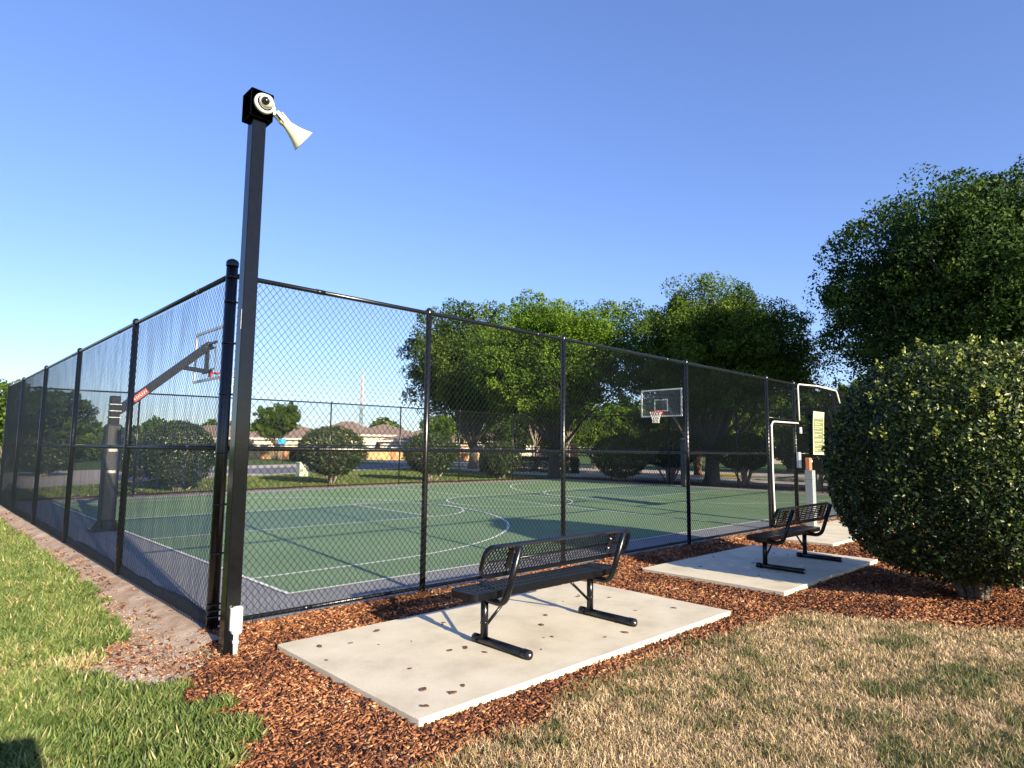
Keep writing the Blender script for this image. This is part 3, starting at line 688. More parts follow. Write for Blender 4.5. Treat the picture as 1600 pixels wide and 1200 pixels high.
hn.lathe([(-.02, 0), (-.02, .034), (.045, .036), (.05, .042), (.075, .042), (.08, .036), (.11, .040), (.16, .054), (.21, .073), (.25, .092), (.28, .108), (.287, .112), (.28, .104), (.24, .08), (.16, .045), (.08, .02), (.06, 0)], h0, ha, 32)
horn = hn.build('horn_speaker', M['cream'], pl)
br = MB(); br.tube([(.10, -.02, 4.37), (.16, -.03, 4.36), (.21, -.045, 4.33)], .012, 8); br.box((.205, -.045, 4.335), (.09, .085, .012), Matrix.Rotation(.68, 3, 'Y')); br.box((.17, -.075, 4.33), (.09, .006, .03), Matrix.Rotation(.68, 3, 'Y')); br.box((.12, -.02, 4.37), (.02, .06, .07))
br.build('mounting_bracket', M['steel'], horn)
cb = MB(); cb.bbox((.022, -.056-.028, .21), (.075, .055, .21), .02); cb.tube([(.022, -.077, .12), (.022, -.077, -.06)], .019, 12); cb.tube([(.022, -.077, .035), (.022, -.077, .06)], .025, 12)
cb.bbox((-.018, -.066, .22), (.012, .03, .17), .004); cb.build('conduit_box', M['white'], pl)

# ------------------------------------------------------------------ benches
def lattice(x0, x1, y0, y1, wu, wv, wd, corner=.0):
    """flat diamond strands clipped to a rounded rectangle, in the uv plane"""
    S = []
    L, Hh = x1-x0, y1-y0; nk = int(L/wu)+int(Hh/wv)+2; sl = wv/wu
    for sgn in (1, -1):
        for k in range(-nk, nk*2):
            xs = x0+k*wu
            # line: y = y0 + sgn*sl*(x-xs) ; clip to the rectangle
            if sgn > 0: xa, xb = xs, xs+Hh/sl; ya, yb = y0, y1
            else: xa, xb = xs, xs+Hh/sl; ya, yb = y1, y0
            if xb <= x0 or xa >= x1: continue
            t0 = max(0, (x0-xa)/(xb-xa)); t1 = min(1, (x1-xa)/(xb-xa))
            S.append(((xa+(xb-xa)*t0, ya+(yb-ya)*t0), (xa+(xb-xa)*t1, ya+(yb-ya)*t1)))
    return S
def rrect(x0, x1, y0, y1, r, n=6):
    P = []
    for cx, cy, a0 in ((x1-r, y1-r, 0), (x0+r, y1-r, 90), (x0+r, y0+r, 180), (x1-r, y0+r, 270)):
        for k in range(n+1): a = rad(a0+90*k/n); P.append((cx+r*math.cos(a), cy+r*math.sin(a)))
    return P
def clip_rr(p, q, x0, x1, y0, y1, r):
    """shorten a strand so that it stays inside the rounded rectangle"""
    def inside(a):
        dx = max(x0+r-a[0], 0, a[0]-(x1-r)); dy = max(y0+r-a[1], 0, a[1]-(y1-r)); return dx*dx+dy*dy <= r*r
    N = 24; pts = [(p[0]+(q[0]-p[0])*k/N, p[1]+(q[1]-p[1])*k/N) for k in range(N+1)]
    ok = [a for a in pts if inside(a)]
    return (ok[0], ok[-1]) if len(ok) > 1 else None
def panel(m_, to3, x0, x1, y0, y1, r, style, wu, wv, wd, th, rim):
    if style == 'diamond': S = lattice(x0, x1, y0, y1, wu, wv, wd)
    elif style == 'rib': S = [((x+.01, y0), (x-.01, y1)) for x in np.arange(x0+.02, x1, .042)]+[((x0, y), (x1, y)) for y in (-.045, .045)]; wd = .024
    else:
        S = [((x0, y), (x1, y)) for y in np.arange(y0+.02, y1, .029)]+[((x, y0), (x, y1)) for x in np.arange(x0+.05, x1, .16)]
        S += [((x, y0), (x, y1)) for x in (x0+.10, x0+.13, x1-.10, x1-.13)]
        wd = .016
    for p, q in S:
        c_ = clip_rr(p, q, x0, x1, y0, y1, r)
        if not c_: continue
        p, q = c_; dx, dy = q[0]-p[0], q[1]-p[1]; L = math.hypot(dx, dy)
        if L < .004: continue
        nx, ny = -dy/L*wd/2, dx/L*wd/2
        V = [to3(p[0]+nx, p[1]+ny, -th/2), to3(q[0]+nx, q[1]+ny, -th/2), to3(q[0]-nx, q[1]-ny, -th/2), to3(p[0]-nx, p[1]-ny, -th/2),
             to3(p[0]+nx, p[1]+ny, th/2), to3(q[0]+nx, q[1]+ny, th/2), to3(q[0]-nx, q[1]-ny, th/2), to3(p[0]-nx, p[1]-ny, th/2)]
        m_.add(V, [(0, 1, 2, 3), (7, 6, 5, 4), (0, 4, 5, 1), (1, 5, 6, 2), (2, 6, 7, 3), (3, 7, 4, 0)])
def bench(loc, label, style, rz=0):
    """origin on the pad midway between the skids; faces +Y"""
    root = empty('bench', loc, label, 'bench', None, rz)
    HL, LX, BK = .915, .66, M['plastisol']
    # seat: y -.16..+.14
    t3 = lambda u, v, w_: (u, v, .432+w_)
    m_ = MB(); panel(m_, t3, -HL+.03, HL-.03, -.135, .135, .05, 'rib', .042, .085, .0065, .006, 0)
    st_ = m_.build('seat', M['seatgrid'], root)
    m_ = MB(); R_ = rrect(-HL, HL, -.155, .155, .07)
    R2 = rrect(-HL+.034, HL-.034, -.121, .121, .045)
    n = len(R_)
    V = [(x, y, .438) for x, y in R_]+[(x, y, .438) for x, y in R2]+[(x, y, .385) for x, y in R_]+[(x*1.0, y, .385) for x, y in rrect(-HL+.006, HL-.006, -.149, .149, .064)]+[(x, y, .428) for x, y in R2]
    F = []
    for k in range(n):
        q = (k+1) % n; F += [(k, q, n+q, n+k), (k, 2*n+k, 2*n+q, q), (2*n+k, 3*n+k, 3*n+q, 2*n+q), (n+k, n+q, 4*n+q, 4*n+k), (3*n+k, 4*n+k, 4*n+q, 3*n+q)]
    m_.add(V, F); m_.build('seat_rim', BK, st_)
    # backrest leaning back
    an = rad(19); y0, z0 = -.205, .565
    t3b = lambda u, v, w_: (u, y0-v*math.sin(an)+w_*math.cos(an), z0+v*math.cos(an)+w_*math.sin(an))
    m_ = MB(); panel(m_, t3b, -HL+.02, HL-.02, .015, .245, .06, style, .035, .046, .0066, .005, 0)
    bk = m_.build('backrest', BK, root)
    m_ = MB(); RR = rrect(-HL, HL, 0, .26, .085, 8); pts = [t3b(u, v, 0) for u, v in RR]
    n = len(RR); RI = rrect(-HL+.022, HL-.022, .022, .238, .066, 8)
    V = [t3b(u, v, -.018) for u, v in RR]+[t3b(u, v, .018) for u, v in RR]+[t3b(u, v, -.012) for u, v in RI]+[t3b(u, v, .012) for u, v in RI]
    F = []
    for k in range(n):
        q = (k+1) % n; F += [(k, n+k, n+q, q), (k, q, 2*n+q, 2*n+k), (n+k, 3*n+k, 3*n+q, n+q), (2*n+k, 2*n+q, 3*n+q, 3*n+k)]
    m_.add(V, F); m_.build('backrest_rim', BK, bk)
    m_ = MB(); a_ = Vector(t3b(-HL+.05, .135, -.008)); c_ = Vector(t3b(HL-.05, .135, -.008)); m_.tube([a_, c_], .006, 6); m_.build('backrest_rib', BK, bk)
    for s in (-1, 1):
        x = s*LX
        m_ = MB(); m_.tube([(x, .0, .05), (x, .0, .375)], .0305, 16); lg = m_.build('leg', BK, root)
        m_ = MB(); m_.tube([(x, .0, .165), (x, 0, .18)], .0315, 16); m_.lathe([(0, .007), (.006, .007), (.008, .0)], (x+.030, -.0, .172), (1, 0, 0), 8)
        m_.lathe([(0, .009), (.008, .009), (.010, 0)], (x-.030, 0, .172), (-1, 0, 0), 8); m_.build('collar', BK, lg)
        m_ = MB(); m_.tube([(x, .115, .034), (x, -.50, .034)], .0315, 18); m_.tube([(x, .115, .034), (x, .06, .034)], .0345, 18); m_.tube([(x, -.44, .034), (x, -.505, .034)], .0355, 18)
        m_.tube([(x, .05, .015), (x, .05, -.001)], .016, 8); m_.tube([(x, -.43, .015), (x, -.43, -.001)], .016, 8); sk = m_.build('skid', BK, root)
        m_ = MB(); m_.lathe([(0, .012), (.004, .012), (.006, 0)], (x, -.505, .034), (0, -1, 0), 10); m_.build('end_bolt', M['bolt'], sk)
        m_ = MB(); pth_ = bend([(x, .13, .355), (x, -.235, .345), (x, -.235-.16*.98, .80)], .09, 8); m_.tube(pth_, .0255, 14); fr_ = m_.build('back_support', BK, root)
        for zz in (.10, .19): m_ = MB(); q = Vector(t3b(x-s*.055, zz, -.02)); m_.lathe([(0, .009), (.006, .009), (.008, 0)], q, (0, -1, .2), 8); m_.build('bolt', M['bolt'], fr_)
        m_ = MB(); q = Vector(t3b(x-s*.035, .145, -.012)); m_.box(q, (.085, .008, .17), Matrix.Rotation(-an*-1, 3, 'X')); m_.build('mounting_plate', BK, fr_); m_ = MB(); m_.box((x, -.01, .382), (.05, .25, .02)); m_.build('seat_bracket', BK, lg)
        m_ = MB(); m_.tube([(x-s*.02, 0, .145), (x-s*.33, .0, .383)], .0125, 10); m_.build('brace', BK, root)
    return root
bench((2.095, -1.83, 0), 'black metal mesh bench on the nearer concrete pad', 'diamond')
bench((7.06, -1.85, 0), 'black slotted metal bench on the farther pad, half hidden by the big shrub', 'slot')

# ------------------------------------------------------------------ basketball hoops
def hoop(loc, rz, label):
    """origin at the pole base; board faces +X"""
    root = empty('basketball_hoop', loc, label, 'basketball hoop', 'basketball hoops', rz)
    m_ = MB(); m_.bbox((0, 0, 1.22), (.16, .16, 2.46), .01); m_.box((0, 0, .02), (.5, .4, .04))
    for s in (-1, 1):
        m_.add([(s*.08, -.01, .04), (s*.24, -.01, .04), (s*.08, -.01, .28), (s*.08, .01, .04), (s*.24, .01, .04), (s*.08, .01, .28)], [(0, 1, 2), (3, 5, 4), (0, 3, 4, 1), (1, 4, 5, 2), (2, 5, 3, 0)])
    m_.build('pole', M['black'], root)
    m_ = MB(); m_.bbox((0, 0, 1.05), (.25, .25, 1.75), .03); pd_ = m_.build('pole_padding', M['pad'], root)
    for zz in (1.45, 1.06): m_ = MB(); m_.box((0, -.128, zz), (.14, .006, .05)); m_.build('label', M['white'], pd_)
    for zz in (2.05, 2.17, 2.29): m_ = MB(); m_.bbox((0, 0, zz), (.19, .19, .018), .003); m_.build('clamp', M['steel'], root)
    def bar(m_, a, b_, w_, h_):
        a, b_ = Vector(a), Vector(b_); d = b_-a; an_ = math.atan2(d.z, d.x); m_.bbox((a+b_)/2, (d.length, w_, h_), .006, Matrix.Rotation(-an_, 3, 'Y'))
    m_ = MB(); bar(m_, (.05, 0, 2.17), (1.62, 0, 3.62), .13, .15); arm = m_.build('arm', M['black'], root)
    m_ = MB(); an_ = math.atan2(1.45, 1.57); c = Vector((.05+1.57*.22, 0, 2.17+1.45*.22))
    m_.box(c, (.30, .134, .10), Matrix.Rotation(-an_, 3, 'Y')); lb = m_.build('sticker', M['redlabel'], arm)
    m_ = MB()
    for s in (-1, 1):
        for k in range(7):
            q = c+Vector((math.cos(an_), 0, math.sin(an_)))*(-.12+.04*k); m_.box((q.x, s*.068, q.z), (.016, .002, .05 if k % 2 else .035), Matrix.Rotation(-an_+(.4 if k % 3 else -.5), 3, 'Y'))
    m_.build('sticker_lettering', M['white'], lb)
    m_ = MB(); bar(m_, (1.05, 0, 3.10), (1.52, 0, 3.06), .08, .08); m_.build('lower_strut', M['black'], root)
    m_ = MB(); m_.bbox((1.565, 0, 3.34), (.06, .10, .62), .005); m_.bbox((1.585, 0, 3.62), (.04, .9, .05), .005); m_.bbox((1.585, 0, 3.05), (.04, .5, .06), .005); m_.build('mounting_frame', M['black'], root)
    bx0 = 1.625; zb, zt, hy = 2.87, 3.94, .915
    m_ = MB(); m_.box((bx0, 0, (zb+zt)/2), (.014, 2*hy-.06, zt-zb-.06)); bd = m_.build('backboard', M['acrylic'], root)
    m_ = MB(); cz = (zb+zt)/2; hz = (zt-zb)/2
    for (y, z_, dy, dz_) in ((0, zb+.026, 2*hy, .052), (0, zt-.026, 2*hy, .052), (-hy+.026, cz, .052, 2*hz-.104), (hy-.026, cz, .052, 2*hz-.104)): m_.box((bx0, y, z_), (.034, dy, dz_))
    m_.build('frame', M['white'], bd)
    m_ = MB()
    for (y, z_, dy, dz_) in ((0, 3.10, .61, .045), (0, 3.53, .61, .045), (-.2825, 3.315, .045, .385), (.2825, 3.315, .045, .385)): m_.box((bx0+.009, y, z_), (.003, dy, dz_))
    m_.build('target_square', M['white'], bd)
    m_ = MB(); m_.bbox((bx0+.02, 0, 3.02), (.03, .16, .15), .004); m_.box((bx0+.10, 0, 3.035), (.16, .13, .03)); rc = (bx0+.15+.235, 0, 3.045)
    m_.tube([(rc[0]+.229*math.cos(a), .229*math.sin(a), rc[2]) for a in np.linspace(0, 2*math.pi, 33)], .010, 8, cap=False); rm = m_.build('rim', M['red'], root)
    m_ = MB(); n = 12; lv = ((0, .225), (.09, .20), (.18, .165), (.27, .14), (.36, .125), (.43, .13))
    for k in range(n):
        for q in range(len(lv)-1):
            for sg in (-1, 1):
                a0 = 2*math.pi*(k+.5*(q % 2))/n; a1 = a0+sg*math.pi/n
                m_.tube([(rc[0]+lv[q][1]*math.cos(a0), lv[q][1]*math.sin(a0), rc[2]-lv[q][0]), (rc[0]+lv[q+1][1]*math.cos(a1), lv[q+1][1]*math.sin(a1), rc[2]-lv[q+1][0])], .0045, 4, cap=False)
    m_.build('net', M['net'], rm)
    return root
h1 = hoop((.82, cy_, 0), 0, 'nearer basketball hoop, standing inside the fence with the windscreen')
h2 = copy_tree(h1); h2.location = (20.78, cy_+.08, .0); h2.rotation_euler = (0, 0, math.pi); h2['label'] = 'far basketball hoop, its clear board facing us in front of the trees'

# ------------------------------------------------------------------ foliage
def leaves(C, size, out=None, asp=.5, flat=.25):
    """pointed leaves, one folded quad pair each: C centres, out outward directions"""
    n = len(C); L = size*rng.uniform(.65, 1.25, n); W = L*asp
    d = rng.normal(0, 1, (n, 3)); d /= np.linalg.norm(d, axis=1)[:, None]
    nrm = rng.normal(0, 1, (n, 3))
    if out is not None: nrm = nrm*.75+out*1.1
    nrm[:, 2] += flat
    nrm -= d*np.sum(nrm*d, axis=1)[:, None]; nrm /= np.linalg.norm(nrm, axis=1)[:, None]+1e-9; s = np.cross(d, nrm)
    V = np.empty((n, 4, 3)); V[:, 0] = C-d*(L/2)[:, None]; V[:, 2] = C+d*(L/2)[:, None]
    fold = nrm*(W*.18)[:, None]
    V[:, 1] = C+s*(W/2)[:, None]+fold; V[:, 3] = C-s*(W/2)[:, None]+fold
    b = (np.arange(n)*4)[:, None]
    return V.reshape(-1, 3), [b+np.array((0, 1, 2)), b+np.array((0, 2, 3))]
def unit(n):
    d = rng.normal(0, 1, (n, 3)); return d/np.linalg.norm(d, axis=1)[:, None]
def curve(a, b_, sag=.12, n=5):
    a, b_ = np.array(a, float), np.array(b_, float); L = np.linalg.norm(b_-a); o = rng.normal(0, sag*L*.5, 3)
    return [a+(b_-a)*t_+o*math.sin(math.pi*t_) for t_ in np.linspace(0, 1, n)]
def tree(name, label, x, y, h, rx, base, tr, n_leaf, leaf, material, lobes=15, subs=20, bark='bark', group=None, squash=.8, stems=1, lobe_r=.42, z=None, openn=1.0, skew=(0, 0), cat='tree'):
    global rng
    rng = np.random.default_rng(int(abs(x*100)+abs(y*10))+5)      # each tree keeps its own shape
    z0 = float(gz(x, y))+GL if z is None else z
    root = empty(name, (x, y, z0), label, cat, group)
    rz_ = (h-base)/2; cz = base+rz_; LC = []
    i = 0
    while len(LC) < lobes and i < 4000:
        i += 1
        d = unit(1)[0]; k = rng.uniform(.2, 1)**.5*rng.choice([.62, .66, .72])
        c = np.array([d[0]*rx*k+skew[0]*d[2], d[1]*rx*k+skew[1]*d[2], cz+d[2]*rz_*k*.95])
        if c[2] < base+rz_*.25 and rng.random() < .5: continue
        if all(np.linalg.norm((c-q)/np.array([rx, rx, rz_])) > .27 for q, _ in LC): LC.append((c, rng.uniform(.75, 1.15)*lobe_r))
    # main limbs
    t_ = MB(); fork = np.array([0, 0, max(base*.8, min(1.5, h*.16)) if base > 1 else .3]); nst = stems
    for s in range(nst):
        a = 2*math.pi*s/nst+rng.uniform(0, 1); o_ = np.array([math.cos(a), math.sin(a), 0])*(tr*1.2 if nst > 1 else 0)
        top = fork+np.array([math.cos(a), math.sin(a), 0])*(rx*.12 if nst > 1 else .05)
        pts = curve(o_*1.0+np.array([0, 0, -.1]), top, .05); rs = [tr*(1.35 if k == 0 else 1.05-.08*k) for k in range(5)]
        if nst > 1: rs = [q*.6 for q in rs]
        t_.tube(pts, rs, 10)
    for q, (c, lr) in enumerate(LC):
        a = fork+rng.normal(0, tr*.3, 3)
        P_ = curve(a, c, .14, 7); t_.tube(P_, [tr*.34*(1-.80*k/6) for k in range(7)], 7)
        for _ in range(3):
            e_ = c+unit(1)[0]*rx*lr*.7; s0 = P_[4]; t_.tube(curve(s0, e_, .15, 4), [tr*.13, tr*.10, tr*.07, tr*.03], 5)
    t_.build('trunk', M[bark], root)
    # leaf clusters
    C = []; O = []; T = []
    tot_w = sum(lr**2 for _, lr in LC)
    for (c, lr) in LC:
        R = rx*lr; ns = max(4, int(1.35*subs*(lr/lobe_r)**2)); lt = rng.normal(0, .10)
        for d in unit(ns):
            if d[2] < -.55 and rng.random() < .6: continue
            sr = R*rng.uniform(.19, .37); sc0 = c+d*R*(rng.uniform(1.0, 1.14) if rng.random() < .18 else rng.uniform(.55, 1.0))*np.array([1, 1, squash])
            m = int(n_leaf*(lr**2/tot_w)/ns); u = unit(m)*(rng.uniform(.25, 1, m)**.45)[:, None]
            p = sc0+u*sr*np.array([1, 1, .8]); C.append(p); O.append(u*.6+d*.4); T.append(np.clip(rng.normal(.45+lt+rng.normal(0, .15), .15, m), 0, 1))
    for (c, lr) in LC:
        m = int(n_leaf*.4*(lr**2/tot_w)); u = unit(m)*(rng.random(m)**.45)[:, None]; C.append(c+u*rx*lr*np.array([.86, .86, squash*.84])); O.append(u); T.append(np.clip(rng.normal(.38, .14, m), 0, 1))  # inner fill leaves tinted darker: crown shade put into the leaf colour
    C = np.concatenate(C); O = np.concatenate(O); T = np.concatenate(T); k = C[:, 2] > .15
    V, F = leaves(C[k], leaf, O[k]); arr_mesh('crown', V, F, M[material], root, tint=np.repeat(T[k], 4))
    return root
def shrub(label, x, y, w_, h, n_leaf, leaf, material='shrub', base=.35, stems=6, group='rounded shrubs outside the far fences', boxy=1.0, rzc=None, name='shrub', bark='palebark', fuzz=.05, shoots=0):
    """clipped dome of leaves on several spreading stems"""
    z0 = float(gz(x, y))+GL; root = empty(name, (x, y, z0), label, 'shrub', group)
    R = w_/2; rz_ = (h-base)/2; cz = base+rz_
    t_ = MB()
    for s in range(stems):
        a = 2*math.pi*s/stems+rng.uniform(-.4, .4); e_ = np.array([math.cos(a)*R*rng.uniform(.3, .75), math.sin(a)*R*rng.uniform(.3, .75), cz+rng.uniform(-.1, .3)])
        P_ = curve((math.cos(a)*.06, math.sin(a)*.06, -.05), e_, .14, 6); r_ = .018+.012*w_
        t_.tube(P_, [r_*(1-.12*k) for k in range(6)], 8)
        for _ in range(3): t_.tube(curve(P_[3], e_*np.array([.8, .8, 1])+np.clip(rng.normal(0, R*.2, 3), -R*.3, R*.3)*[1, 1, .5], .1, 4), [r_*.45, r_*.35, r_*.25, r_*.12], 5)
    t_.build('stem', M[bark], root)
    d = unit(n_leaf); k = 1-np.abs(rng.normal(0, .09, n_leaf)); inner = rng.random(n_leaf) < .18; k[inner] *= rng.uniform(.4, .95, inner.sum())
    lump = 1+fuzz*(vnoise(d[:, 0]*3+d[:, 2]*2, d[:, 1]*3-d[:, 2], .5, 31)-.5)*2+fuzz*.6*(vnoise(d[:, 0]*3, d[:, 1]*3+d[:, 2]*3, .22, 32)-.5)*2
    C = d*np.array([R, R, rz_])*(k*lump)[:, None]; C[:, 2] += cz
    # undercut at the bottom
    if shoots: dz = np.clip(-d[:, 2], 0, .97); C[:, :2] *= np.minimum((1-dz**2.35)**(1/2.35)/np.sqrt(1-dz**2), 1.5)[:, None]
    else: low = d[:, 2] < -.35; C[low, :2] *= .90
    cut = C[:, 2] > .13+.14*rng.random(n_leaf)+.22*np.clip(d @ np.array([.45, -.9, 0]), 0, 1); C = C[cut]; d = d[cut]; n_leaf = len(C)
    T = np.clip(rng.normal(.45, .2, n_leaf)+.15*d[:, 2]+.2*(vnoise(d[:, 0]*3, d[:, 2]*3+d[:, 1], .4, 33)-.5), 0, .92); new = rng.random(n_leaf) < .05+.12*np.clip(d[:, 2], 0, 1); T[new] = rng.uniform(.88, 1, new.sum())  # tint rises with height: sunlit top put into the leaf colour
    if shoots:
        cs, ts, os_ = [], [], []
        for _ in range(shoots):
            dd = unit(1)[0]; dd[2] = abs(dd[2])*.9+.15; dd /= np.linalg.norm(dd); p0 = dd*np.array([R, R, rz_])+[0, 0, cz]; L = rng.uniform(.05, .17); m = 16
            up = (dd*.5+np.array([0, 0, 1])); up /= np.linalg.norm(up)
            cs.append(p0+np.outer(rng.uniform(0, 1, m), up)*L+rng.normal(0, .014, (m, 3))); ts.append(rng.uniform(.86, 1, m)); os_.append(unit(m))
        C = np.concatenate([C]+cs); T = np.concatenate([T]+ts); d = np.concatenate([d]+os_)
    V, F = leaves(C, leaf, d, asp=.55, flat=.2); arr_mesh('foliage', V, F, M[material], root, tint=np.repeat(T, 4))
    return root
# the big near shrub
shrub('large rounded glossy shrub in the mulch on the right', 6.68, -4.08, 2.84, 2.86, 100000, .050, 'privet', base=.16, stems=8, group=None, fuzz=.045, shoots=70, bark='bark', name='large_shrub')
m_ = MB(); m_.bbox((0, 0, .12), (.05, .03, .30), .004); m_.tube([(0, 0, -.03), (0, 0, .1)], .02, 8); o = m_.build('stake', M['white']); o.location = (7.75, -4.35, GL); tag(o, 'short white stake in the mulch behind the large near shrub', 'stake')

GS = 'rounded shrubs outside the far fences'
for (x, y, w_, h, lab, mt, bs) in (
    (4.75, 17.3, 2.45, 2.35, 'dense dark dome shrub seen through the windscreen, leftmost in the row', 'shrub', .12),
    (10.5, 17.6, 2.7, 2.35, 'broad rounded shrub on pale stems, between the corner pole and the next fence post', 'shrub', .35),
    (15.3, 17.5, 2.5, 2.2, 'rounded shrub on pale stems just behind the first line post right of the corner', 'shrub', .35),
    (19.5, 17.4, 2.1, 1.9, 'loose leafy shrub outside the far back corner of the court', 'shrub', .1),
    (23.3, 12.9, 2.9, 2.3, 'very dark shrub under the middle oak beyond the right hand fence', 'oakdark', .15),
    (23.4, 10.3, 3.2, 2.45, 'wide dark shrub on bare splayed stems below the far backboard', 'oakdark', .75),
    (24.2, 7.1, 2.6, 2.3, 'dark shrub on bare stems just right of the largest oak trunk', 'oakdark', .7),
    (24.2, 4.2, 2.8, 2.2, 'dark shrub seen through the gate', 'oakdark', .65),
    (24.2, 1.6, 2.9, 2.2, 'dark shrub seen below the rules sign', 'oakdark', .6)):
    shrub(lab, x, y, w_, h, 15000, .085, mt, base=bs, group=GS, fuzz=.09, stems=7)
# low hedges
def hedge(label, a, b_, w_, h, n, leaf=.1, material='shrub'):
    a, b_ = np.array(a, float), np.array(b_, float); L = np.hypot(*(b_-a)); ang = math.atan2(*(b_-a)[::-1])
    P = rng.uniform(-1, 1, (n, 3)); ax = rng.integers(0, 3, n); sg = rng.choice([-1, 1], n)
    sidew = np.where(ax == 2, 2, ax); P[np.arange(n), sidew] = np.where(sidew == 2, 1, sg)
    P[:, 0] *= L/2; P[:, 1] *= w_/2; P[:, 2] = (P[:, 2]+1)/2*h*(1+.12*(vnoise(P[:, 0], P[:, 1], .5, 41)-.5)); P += rng.normal(0, .05, P.shape)
    V, F = leaves(P, leaf, None); root = bpy.data.objects.new
    o = arr_mesh('hedge', V, F, M[material], tint=np.repeat(np.clip(rng.normal(.4, .2, n), 0, 1), 4)); o.location = (*((a+b_)/2), .13+GL); o.rotation_euler = (0, 0, ang)
    return tag(o, label, 'hedge')
hedge('low dark hedge between the left oak and the middle oak', (25, 25), (30, 21.5), 1.6, .95, 14000, .12)
hedge('long low hedge in front of the yellow wall', (30, 62), (58, 84), 1.5, 1.1, 9000, .25)

# oaks
G_O = 'shade oaks beyond the court'
tree('oak_tree', 'spreading oak left of the far trees, with sky under its crown', 30.2, 32.0, 13.0, 7.4, 2.2, .38, 85000, .23, 'oak', lobes=26, subs=22, group=G_O, lobe_r=.36, squash=.85)
tree('oak_tree', 'bright yellow green oak, middle tree of the far group', 23.4, 17.3, 10.9, 5.0, 1.6, .34, 95000, .155, 'oakbright', lobes=26, subs=22, group=G_O, lobe_r=.38)
tree('oak_tree', 'broad dark green oak standing behind the far backboard', 24.7, 8.9, 9.6, 4.9, 1.8, .36, 130000, .135, 'oak', lobes=30, subs=24, group=G_O, lobe_r=.36)
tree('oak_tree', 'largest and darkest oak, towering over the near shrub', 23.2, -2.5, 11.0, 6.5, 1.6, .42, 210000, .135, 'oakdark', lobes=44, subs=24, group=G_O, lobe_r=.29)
tree('young_tree', 'small bright yellow green tree glimpsed left of the far backboard', 30.5, 14.6, 5.6, 1.9, 2.2, .12, 9000, .16, 'oakbright', lobes=7, subs=12, lobe_r=.45)
# crape myrtles: pale many-stemmed
GC = 'pale stemmed small trees in the far bed'
for (x, y, h, r_, lab) in ((30.5, 25.6, 6.4, 2.3, 'small tree on pale splayed stems between the left and middle oaks'), (33.5, 25.3, 5.8, 2.0, 'small pale stemmed tree just left of the middle oak trunk'),
                           (31.2, 10.4, 6.0, 2.4, 'small pale stemmed tree right of the far backboard'), (30.6, 4.4, 5.6, 2.2, 'small pale stemmed tree seen over the gate')):
    tree('crape_myrtle', lab, x, y, h, r_, 2.2, .10, 9000, .13, 'oak', lobes=9, subs=12, bark='palebark', group=GC, stems=5, lobe_r=.38)
# distant small oak by the houses, trees across the drive
tree('oak_tree', 'small round topped tree in front of the houses at the left', 29.5, 66.5, 7.4, 3.4, 2.0, .2, 16000, .24, 'oak', lobes=12, subs=14, lobe_r=.42, stems=3)
GB_ = 'trees across the road'
bgt = [(-45, 48, 6.0, 3.2), (15, 44, 7.2, 3.4), (85, 47, 6.6, 2.8), (690, 80, 5.8, 3.5), (760, 62, 7.0, 3.6), (810, 70, 6.0, 3.4), (860, 55, 6.6, 3.2), (930, 52, 7.2, 3.6), (990, 60, 7.2, 3.8), (1050, 50, 6.8, 3.4),
       (1120, 56, 8.0, 4.0), (1175, 46, 6.4, 3.2), (1230, 50, 8.2, 3.8), (1290, 44, 6.2, 3.4), (1345, 52, 7.4, 4.0), (1410, 40, 6.4, 3.6), (1500, 42, 6.6, 4.0)]
wd_ = ('olive green tree at the far left edge', 'tree behind the left fence corner', 'dark loose tree seen through the windscreen', 'low green tree at the end of the houses, behind the first line post', 'tree behind the low hedge, left of the pale entrance wall',
       'bushy tree above the entrance wall, between the left and middle oaks', 'tree directly behind the middle oak trunk', 'green tree just right of the middle oak trunk', 'tree behind the widest dark shrub', 'tree directly behind the far backboard',
       'tall green tree behind the largest shrub gap right of the far backboard', 'small tree behind the gate hinge post', 'tall tree showing above the gate', 'tree behind the rules sign', 'tree over the bent white pipe', 'tree low behind the near shrub, under the darkest oak', 'tree at the right edge behind the near shrub')
Fh = np.array([math.cos(YAW), math.sin(YAW)]); Rh = np.array([math.sin(YAW), -math.cos(YAW)])
for k, (px, dp, h, r_) in enumerate(bgt):
    c = CAM[:2]+Fh*dp+Rh*dp*(px-800)/FPX
    lab = wd_[k]
    tree('leafy_tree', lab, c[0], c[1], h, r_, .8, .16, 9000 if k else 12000, .26, ('oak', 'oakdark', 'oak', 'oakbright')[k % 4] if k > 2 else 'oak', lobes=10, subs=12, lobe_r=.45, group=GB_ if k > 2 else None, z=.1)
for k, (px, dp, w_, h) in enumerate(((75, 30, 2.2, 1.6), (225, 27, 2.0, 2.0), (150, 60, 4.0, 2.2), (20, 62, 5.0, 2.4))):
    c = CAM[:2]+Fh*dp+Rh*dp*(px-800)/FPX
    if k < 2: shrub(('small shrub in the lawn seen through the farthest windscreen panels', 'loose pale shrub beside the drive behind the nearer hoop')[k], c[0], c[1], w_, h, 6000, .13, 'shrub', base=.1, group=None, fuzz=.2)
    else: shrub(('low wide shrub across the drive behind the nearer hoop', 'low wide shrub across the drive at the far left')[k-2], c[0], c[1], w_, h, 5000, .25, 'oak', base=.1, group=None, fuzz=.25)
